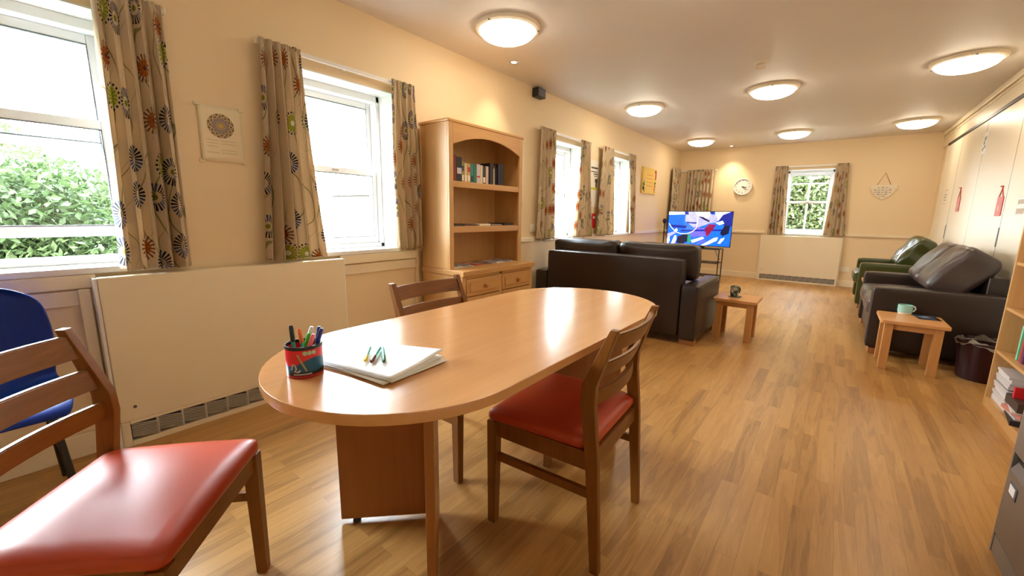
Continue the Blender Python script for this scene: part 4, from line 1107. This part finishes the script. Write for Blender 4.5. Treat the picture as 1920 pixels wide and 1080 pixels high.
# ------------------------------------------------------------------ things on the walls
# round drawing on paper
PY, PZ = .868, 1.548
t = thing('poster', 'taped paper poster with a round mandala drawing between the near windows', 'poster', (XL, PY, PZ))
me_bm = new(); w, h = .1, .142; N = 10; t_ = bmesh.new(); g_ = []
for j in range(N + 1):
    for i in range(N + 1):
        u, v = i / N * 2 - 1, j / N * 2 - 1; cur = .006 * (abs(u) ** 3 * max(0, -v) + .3 * abs(v) ** 4)
        g_.append(t_.verts.new((.003 + cur, u * w, v * h)))
for j in range(N):
    for i in range(N): p = j * (N + 1) + i; t_.faces.new([g_[p], g_[p + 1], g_[p + N + 2], g_[p + N + 1]])
merge(me_bm, t_); s = obj('sheet', me_bm, plain('yellowed paper', (.80, .70, .50), .6, var=.03), t)
md = s.modifiers.new('thickness', 'SOLIDIFY'); md.thickness = .0006
def mandala():
    t_ = NT('mandala print'); v = t_.coord('Object'); d = t_.vm('SUBTRACT', v, (0, .0, .045)); s = t_.n('ShaderNodeSeparateXYZ'); t_.l(d, s.inputs[0])
    a = t_.math('ARCTAN2', s.outputs[2], s.outputs[1]); r = t_.math('SQRT', t_.math('ADD', t_.math('POWER', s.outputs[1], 2), t_.math('POWER', s.outputs[2], 2)))
    f = t_.math('MULTIPLY', t_.math('SINE', t_.math('MULTIPLY', r, 520)), t_.math('SINE', t_.math('MULTIPLY', a, 24)))
    f2 = t_.math('MULTIPLY', t_.math('SINE', t_.math('MULTIPLY', r, 300)), t_.math('COSINE', t_.math('MULTIPLY', a, 12)))
    k1 = t_.math('GREATER_THAN', f, .15); k2 = t_.math('GREATER_THAN', f2, .35)
    c = t_.mix(k1, lin(206, 178, 128), lin(112, 100, 92)); c = t_.mix(t_.math('MULTIPLY', k2, .8), c, lin(60, 52, 52))
    c = t_.mix(t_.math('LESS_THAN', t_.math('ABSOLUTE', t_.math('SUBTRACT', r, .03)), .007), c, lin(140, 128, 130))
    c = t_.mix(t_.math('LESS_THAN', r, .012), c, lin(190, 160, 80)); t_.set(c, .6); return t_.m
bm = new(); disc(bm, (.0052, 0, .045), .062, 0, 48, h=.0012); obj('round_drawing', bm, mandala(), t)
bm = new()
for i in range(5):
    for j, (a, b) in enumerate(((-.075, -.02), (-.005, .075))):
        if (i + j) % 4 == 3: continue
        z_ = -.032 - .016 * i; box(bm, (.0052 + .001 * i * .3, a, z_), (.0064 + .001 * i * .3, b - .01 * ((i * 3 + j) % 3), z_ + .0022))
obj('handwriting', bm, plain('pencil lines', (.56, .46, .32), .7), t, smooth=False)
bm = new()
for a in (-1, 1):
    for b in (-1, 1): box(bm, (0, a * w - .012, b * h - .008), (.0105, a * w + .012, b * h + .008), .001)
obj('tape', bm, plain('clear tape', (.80, .70, .50), .2), t)
# notice between the far windows
t = thing('poster', 'white printed notice with a yellow band between the two far windows', 'poster', (XL, 5.23, 1.575))
bm = new(); box(bm, (0, -.13, -.31), (.004, .13, .31)); obj('sheet', bm, plain('notice paper', (.80, .76, .68), .6, var=.02), t)
bm = new()
for z_, a, b, hh_ in ((.2, -.09, .10, .022), (.155, -.09, .08, .012), (.125, -.02, .1, .014), (.10, .0, .08, .01), (.02, .03, .1, .05), (-.04, .05, .085, .06)):
    box(bm, (.0035, a, z_), (.0052, b, z_ + hh_))
obj('print', bm, M['ink'], t, smooth=False)
bm = new(); box(bm, (.0035, -.12, -.075), (.005, .12, -.045)); obj('band', bm, colour('lime yellow', 206, 200, 50), t)
t = thing('fire_notice', 'narrow red sign on the wall below the notice between the far windows', 'sign', (XL, 5.27, 1.08))
bm = new(); box(bm, (0, -.05, -.1), (.012, .05, .1), .003); obj('panel', bm, M['red'], t)
bm = new(); box(bm, (.0115, -.03, .03), (.0132, .03, .06)); obj('print', bm, M['white'], t)
# yellow canvas
t = thing('canvas_picture', 'yellow canvas picture with flowers at its edges near the curtained corner', 'picture', (XL, 7.285, 1.757))
bm = new(); box(bm, (.002, -.325, -.218), (.03, .325, .218), .004); obj('canvas', bm, M['canvas'], t)
bm = new(); rnd = random.Random(4)
for i in range(26):
    side = rnd.choice((-1, 1)); yy = side * rnd.uniform(.24, .31); z_ = rnd.uniform(-.2, .2) if side > 0 else rnd.uniform(-.2, .03)
    disc(bm, (.0302, yy, z_), rnd.uniform(.014, .032), 0, 9, mi=rnd.choice((0, 0, 1, 2)), h=.0016)
for z_ in (-.05, -.02, .0): disc(bm, (.0302, .285, z_ + .12), .03, 0, 12, mi=1, h=.0018)
obj('flower_print', bm, [M['green'], M['pink'], M['mauve']], t, smooth=False)
bm = new()
for i, z_ in enumerate((.09, .03, -.03, -.09)):
    for j in range(3): box(bm, (.0296, -.15 + .1 * j, z_), (.0308, -.08 + .1 * j, z_ + .012))
obj('script_lines', bm, M['orange'], t, smooth=False)
# poster and plaque partly behind the bookcase
t = thing('poster', 'pale paper poster on the wall mostly hidden behind the oak bookcase', 'poster', (XL, 3.45, 1.66))
bm = new(); box(bm, (0, -.15, -.2), (.003, .16, .2)); obj('sheet', bm, plain('pale poster', (.80, .72, .55), .6), t)
bm = new()
for i in range(7): box(bm, (.0028, -.1, .13 - .045 * i), (.0042, .14, .138 - .045 * i))
obj('print', bm, M['greyink'], t, smooth=False)
t = thing('wall_plaque', 'round grey plaque on the wall half hidden behind the oak bookcase', 'plaque', (XL, 3.43, 1.255))
bm = new(); disc(bm, (.008, 0, 0), .15, 0, 40, h=.014); obj('board', bm, colour('grey plaque', 150, 142, 128), t)
bm = new(); disc(bm, (.0155, 0, 0), .11, 0, 40, h=.002); obj('inner_disc', bm, M['plaque'], t)
t = thing('light_switch', 'cream double switch plate beside the first far curtain', 'switch', (XL, 3.82, 1.005))
bm = new(); box(bm, (.0005, -.07, -.043), (.009, .07, .043), .003); obj('plate', bm, M['socket'], t)
for s_ in (-1, 1):
    bm = new(); box(bm, (.0085, s_ * .03 - .012, -.02), (.0125, s_ * .03 + .012, .02), .002); obj('rocker', bm, M['socket'], t)
# wall clock
t = thing('wall_clock', 'round white wall clock on the end wall above the television side', 'clock', (-1.483, YB, 1.735))
bm = new(); t_ = bmesh.new(); lathe(t_, [(0, .0), (.155, 0), (.158, .012), (.155, .034), (.142, .036), (.138, .024), (0, .024)], 48)
for v in t_.verts: v.co = Vector((v.co.x, -v.co.z - .001, v.co.y))
merge(bm, t_); obj('case', bm, M['white'], t)
bm = new()
for i in range(12):
    a = i * PI / 6; M_ = Matrix.Translation((.112 * math.sin(a), -.0258, .112 * math.cos(a))) @ Matrix.Rotation(a, 4, 'Y')
    box(bm, (-.005, -.0012, -.014), (.005, .001, .014), 0, M=M_)
    for j in range(1, 5):
        b = a + j * PI / 30; M_ = Matrix.Translation((.128 * math.sin(b), -.0258, .128 * math.cos(b))) @ Matrix.Rotation(b, 4, 'Y'); box(bm, (-.001, -.001, -.004), (.001, .001, .004), 0, M=M_)
obj('hour_marks', bm, M['greyink'], t, smooth=False)
for nm, a, l_, w_ in (('hour_hand', 2 * PI * 3.4 / 12, .07, .006), ('minute_hand', 2 * PI * 22 / 60, .10, .004)):
    bm = new(); M_ = Matrix.Translation((0, -.0285 if nm[0] == 'h' else -.031, 0)) @ Matrix.Rotation(a, 4, 'Y'); box(bm, (-w_, -.001, -.015), (w_, .001, l_), 0, M=M_); obj(nm, bm, M['ink'], t)
bm = new(); disc(bm, (0, -.03, 0), .009, 1, 16, h=.008); obj('hub', bm, M['ink'], t)
# hanging plaque
t = thing('hanging_plaque', 'cream wooden plaque hung from a cord on the end wall', 'plaque', (.545, YB, 1.71))
pts = [(-.155, .0), (.155, .0), (.165, -.06), (.10, -.17), (0, -.235), (-.10, -.17), (-.165, -.06)]
bm = new(); prism(bm, pts, 1, -.018, -.003, .002); obj('board', bm, M['plaque'], t)
bm = new(); tube(bm, [(-.085, -.012, -.005), (0, -.008, .19), (.085, -.012, -.005)], .005, 8); obj('cord', bm, M['rope'], t)
bm = new()
for i, (z_, l_) in enumerate(((-.04, .07), (-.08, .115), (-.115, .11), (-.15, .07), (-.18, .045))):
    n_ = max(2, int(l_ / .02))
    for j in range(n_):
        x0 = -l_ + 2 * l_ * j / n_; box(bm, (x0, -.0195, z_ - .008), (x0 + 2 * l_ / n_ * .7, -.0175, z_ + .006 * ((j * 7 + i) % 2)))
obj('lettering', bm, M['greyink'], t, smooth=False)
bm = new()
for z_ in (-.06, -.1, -.135): box(bm, (-.15 if z_ > -.07 else -.12, -.0188, z_ - .001), (.15 if z_ > -.07 else .12, -.0178, z_ + .001))
obj('board_grooves', bm, M['greyink'], t, smooth=False)
# tags and papers on the folding partition
XD = XR - .026
def hangtag(label, y, z0, z1, w, zs):
    t = thing('hanging_tag', label, 'tag', (XD, y, z0), 0, 'red tags on the partition')
    bm = new(); box(bm, (-.006, -w / 2, 0), (-.0008, w / 2, z1 - z0), .002); obj('card', bm, M['redcard'], t)
    bm = new(); tube(bm, [(-.004, -w * .35, z1 - z0 - .004), (-.004, -.01, zs - z0 - .03), (-.004, 0, zs - z0), (-.004, .01, zs - z0 - .03), (-.004, w * .35, z1 - z0 - .004)], .0035, 6); obj('loop', bm, M['redcard'], t)
    bm = new(); lathe(bm, [(0, 0), (.012, .001), (.012, .012), (0, .013)], 12, (-.009, 0, zs - z0 - .006)); obj('hook', bm, M['redcard'], t)
    bm = new(); disc(bm, (-.0062, 0, (z1 - z0) * .4), w * .16, 0, 20, h=.001); obj('emblem', bm, colour('faded pink', 206, 140, 110), t)
hangtag('red card tag hung on the partition, the one nearer the end wall', 7.27, 1.265, 1.43, .15, 1.54)
hangtag('red card tag hung on the partition above the brown sofa', 5.625, 1.20, 1.37, .17, 1.46)
def paper(name, label, y, z, w, h, lines, ink):
    t = thing(name, label, 'notice', (XD, y, z))
    bm = new(); box(bm, (-.0022, -w / 2, -h / 2), (0, w / 2, h / 2)); obj('sheet', bm, M['doorpaint'] if name == 'printed_label' else M['paper'], t)
    bm = new()
    for a, b, z0, z1 in lines: box(bm, (-.0032, a * w / 2, z0 * h / 2), (-.002, b * w / 2, z1 * h / 2))
    obj('print', bm, ink, t, smooth=False)
paper('paper_notice', 'white paper notice with a black symbol high on the partition', 6.60, 1.96, .16, .22, [(-.5, .5, .25, .6), (-.2, .6, -.1, .2), (-.6, .1, -.5, -.2), (.2, .7, -.7, -.4)], M['greyink'])
paper('printed_label', 'small lines of print on the partition leaf nearest the end wall', 8.12, 1.47, .22, .24, [(-.6, .5, .7, .78), (-.7, .7, .2, .3), (-.5, .7, -.1, .04), (-.6, .6, -.4, -.3), (-.4, .4, -.8, -.72)], M['greyink'])
paper('paper_notice', 'small pale notice on the partition just above the right bookcase', 5.06, 1.27, .22, .14, [(-.8, .8, .3, .8), (-.8, .8, -.8, -.2)], plain('tan print', (.5, .42, .33), .6))
# socket at foot of end wall
t = thing('wall_socket', 'small cream socket low on the end wall beside the green armchair', 'socket', (.215, YB, .3))
bm = new(); box(bm, (-.07, -.01, -.043), (.07, -.0005, .043), .003); obj('plate', bm, M['socket'], t)
bm = new(); box(bm, (-.045, -.012, .015), (-.025, -.0095, .03), .001); box(bm, (.025, -.012, .015), (.045, -.0095, .03), .001); obj('switches', bm, M['white'], t)

# ------------------------------------------------------------------ outside
bm = new(); box(bm, (-45, -30, -1.0), (XL - TH, 50, -.35)); box(bm, (XL - TH, YB + TH, -1.0), (30, 50, -.35)); struct('ground', bm, M['lawn'])
def foliage(root_xyz, blobs, nleaf, size, mat, seed, label, name='tree', group='trees outside the windows', trunk=True):
    rnd = random.Random(seed); vs = []; fs = []
    tot = sum(b[3] * b[4] * b[5] for b in blobs)
    for (x, y, z, rx, ry, rz) in blobs:
        n = int(nleaf * rx * ry * rz / tot)
        for _ in range(n):
            while True:
                p = Vector((rnd.uniform(-1, 1), rnd.uniform(-1, 1), rnd.uniform(-1, 1)))
                if .35 < p.length < 1: break
            c = Vector((x + p.x * rx, y + p.y * ry, z + p.z * rz))
            d = Vector((rnd.gauss(0, 1), rnd.gauss(0, 1), rnd.gauss(0, 1) + .8)).normalized()
            e = d.cross(Vector((rnd.gauss(0, 1), rnd.gauss(0, 1), rnd.gauss(0, 1)))).normalized(); f = d.cross(e)
            s = size * rnd.uniform(.6, 1.4); k0 = len(vs)
            vs += [c - e * s, c - f * s * .45 + d * s * .1, c + e * s, c + f * s * .45 + d * s * .1]
            fs.append((k0, k0 + 1, k0 + 2, k0 + 3))
    t = thing(name, label, 'tree', root_xyz, 0, group)
    me = bpy.data.meshes.new('foliage'); me.from_pydata([tuple(v) for v in vs], [], fs); me.materials.append(mat)
    o = bpy.data.objects.new('foliage', me); C.objects.link(o); o.parent = t
    if trunk:
        bm = new(); zt_ = blobs[0][2]
        tube(bm, [(0, 0, 0), (.05, .03, zt_ * .4), (.0, .08, zt_)], [.12, .09, .05], 10)
        for a in (0, 2.1, 4.2): tube(bm, [(0, .06, zt_ * .7), (.5 * math.cos(a), .5 * math.sin(a), zt_ + .4)], [.05, .02], 8)
        obj('trunk', bm, M['bark'], t)
    return t
def bush(x, y, h, r, n, size, mat, seed, label, squash=1):
    rnd = random.Random(seed); bl = [(0, 0, h * .55, r * .9, r * .9 * squash, h * .5)]
    for i in range(5):
        a = rnd.uniform(0, 6.28); bl.append((r * .55 * math.cos(a), r * .55 * squash * math.sin(a), h * rnd.uniform(.35, .8), r * .55, r * .55, h * .25))
    return foliage((x, y, -.35), bl, n, size, mat, seed, label)
bush(-10.6, -.6, 3.0, 1.5, 26000, .055, M['leafA'], 1, 'leafy green tree filling the left of the open window')
bush(-7.3, .45, 2.05, 1.05, 20000, .045, M['leafB'], 2, 'dense green shrub low in the open window')
bush(-10.3, 2.6, 2.9, 1.45, 22000, .055, M['leafA'], 3, 'pale leafy tree next to the flowered curtain in the open window')
bush(-6.4, 4.05, .95, .55, 5000, .035, M['leafA'], 4, 'small green bush at the foot of the window by the oak bookcase')
for i, (x, y, h, r) in enumerate(((-1.0, 17.0, 5.6, 2.3), (-.62, 12.4, 3.4, 1.12))):
    bush(x, y, h, r, 22000, .06, M['leafB' if i != 1 else 'leafA'], 10 + i, ['tall dark leafy tree further back outside the end wall window', 'bright leafy tree filling the end wall window'][i])
t = thing('shed', 'pale timber shed with a grey roof outside the window by the bookcase', 'shed', (-9.6, 7.3, -.35))
bm = new(); box(bm, (-.9, -1.5, 0), (.9, 1.5, 1.95))
for i in range(20): box(bm, (.9, -1.5 + .15 * i, .02), (.912, -1.36 + .15 * i, 1.95), .003)
obj('walls', bm, M['shedwood'], t)
bm = new(); prism(bm, [(-1.15, 1.9), (1.15, 1.9), (1.15, 1.97), (0, 2.55), (-1.15, 1.97)], 1, -1.65, 1.65); obj('roof', bm, M['shedroof'], t)

# ------------------------------------------------------------------ light from outside
w = bpy.data.worlds.new('overcast sky'); SC.world = w; w.use_nodes = True
wt = w.node_tree; bg = wt.nodes['Background']
tc = wt.nodes.new('ShaderNodeTexCoord'); sp = wt.nodes.new('ShaderNodeSeparateXYZ'); wt.links.new(tc.outputs['Generated'], sp.inputs[0])
rp = wt.nodes.new('ShaderNodeValToRGB'); rp.color_ramp.elements[0].position = 0; rp.color_ramp.elements[0].color = (1, 1, 1, 1)
rp.color_ramp.elements[1].position = .7; rp.color_ramp.elements[1].color = (.80, .90, 1, 1)
wt.links.new(sp.outputs[2], rp.inputs[0]); wt.links.new(rp.outputs[0], bg.inputs[0]); bg.inputs[1].default_value = 36.0
sd = bpy.data.lights.new('sun', 'SUN'); sd.energy = 12.0; sd.angle = R_(3); sd.color = (1, .96, .88)
so = bpy.data.objects.new('sun', sd); C.objects.link(so); so.rotation_euler = Vector((-.62, .42, -.75)).to_track_quat('-Z', 'Y').to_euler(); so.location = (5, -5, 9)
def portal(name, loc, size, rot):
    l_ = bpy.data.lights.new(name, 'AREA'); l_.shape = 'RECTANGLE'; l_.size, l_.size_y = size; l_.cycles.is_portal = True
    o = bpy.data.objects.new(name, l_); C.objects.link(o); o.location = loc; o.rotation_euler = rot
for n_, (a, b) in WIN.items(): portal('daylight_portal', (XL - TH - .02, (a + b) / 2, (SILL + HEAD) / 2), (HEAD - SILL, b - a), (0, -PI / 2, 0))
portal('daylight_portal', ((WB[0] + WB[1]) / 2, YB + TH + .02, (SILL + HEAD) / 2), (WB[1] - WB[0], HEAD - SILL), (-PI / 2, 0, 0))

# ------------------------------------------------------------------ camera
yaw, pitch, roll, F = -0.6589, -0.1773, 0.0151, 769.9
cy_, sy_, cp, sp_ = math.cos(yaw), math.sin(yaw), math.cos(pitch), math.sin(pitch)
f_ = Vector((sy_ * cp, cy_ * cp, sp_)); r_ = Vector((cy_, -sy_, 0)); u_ = r_.cross(f_)
r2 = r_ * math.cos(roll) + u_ * math.sin(roll); u2 = -r_ * math.sin(roll) + u_ * math.cos(roll)
cam = bpy.data.cameras.new('camera'); co = bpy.data.objects.new('camera', cam); C.objects.link(co)
co.matrix_world = Matrix(((r2.x, u2.x, -f_.x, 0), (r2.y, u2.y, -f_.y, 0), (r2.z, u2.z, -f_.z, H), (0, 0, 0, 1)))
cam.sensor_width = 36; cam.lens = F / 1920 * 36; cam.clip_start = .05; cam.clip_end = 200
SC.camera = co
SC.view_settings.view_transform = 'Standard'; SC.view_settings.look = 'None'; SC.view_settings.gamma = 1; SC.view_settings.use_curve_mapping = False
SC.view_settings.exposure = .8
SC.cycles.use_denoising = True
SC.cycles.max_bounces = 10; SC.cycles.diffuse_bounces = 6; SC.cycles.transparent_max_bounces = 16
SC.cycles.sample_clamp_indirect = 10
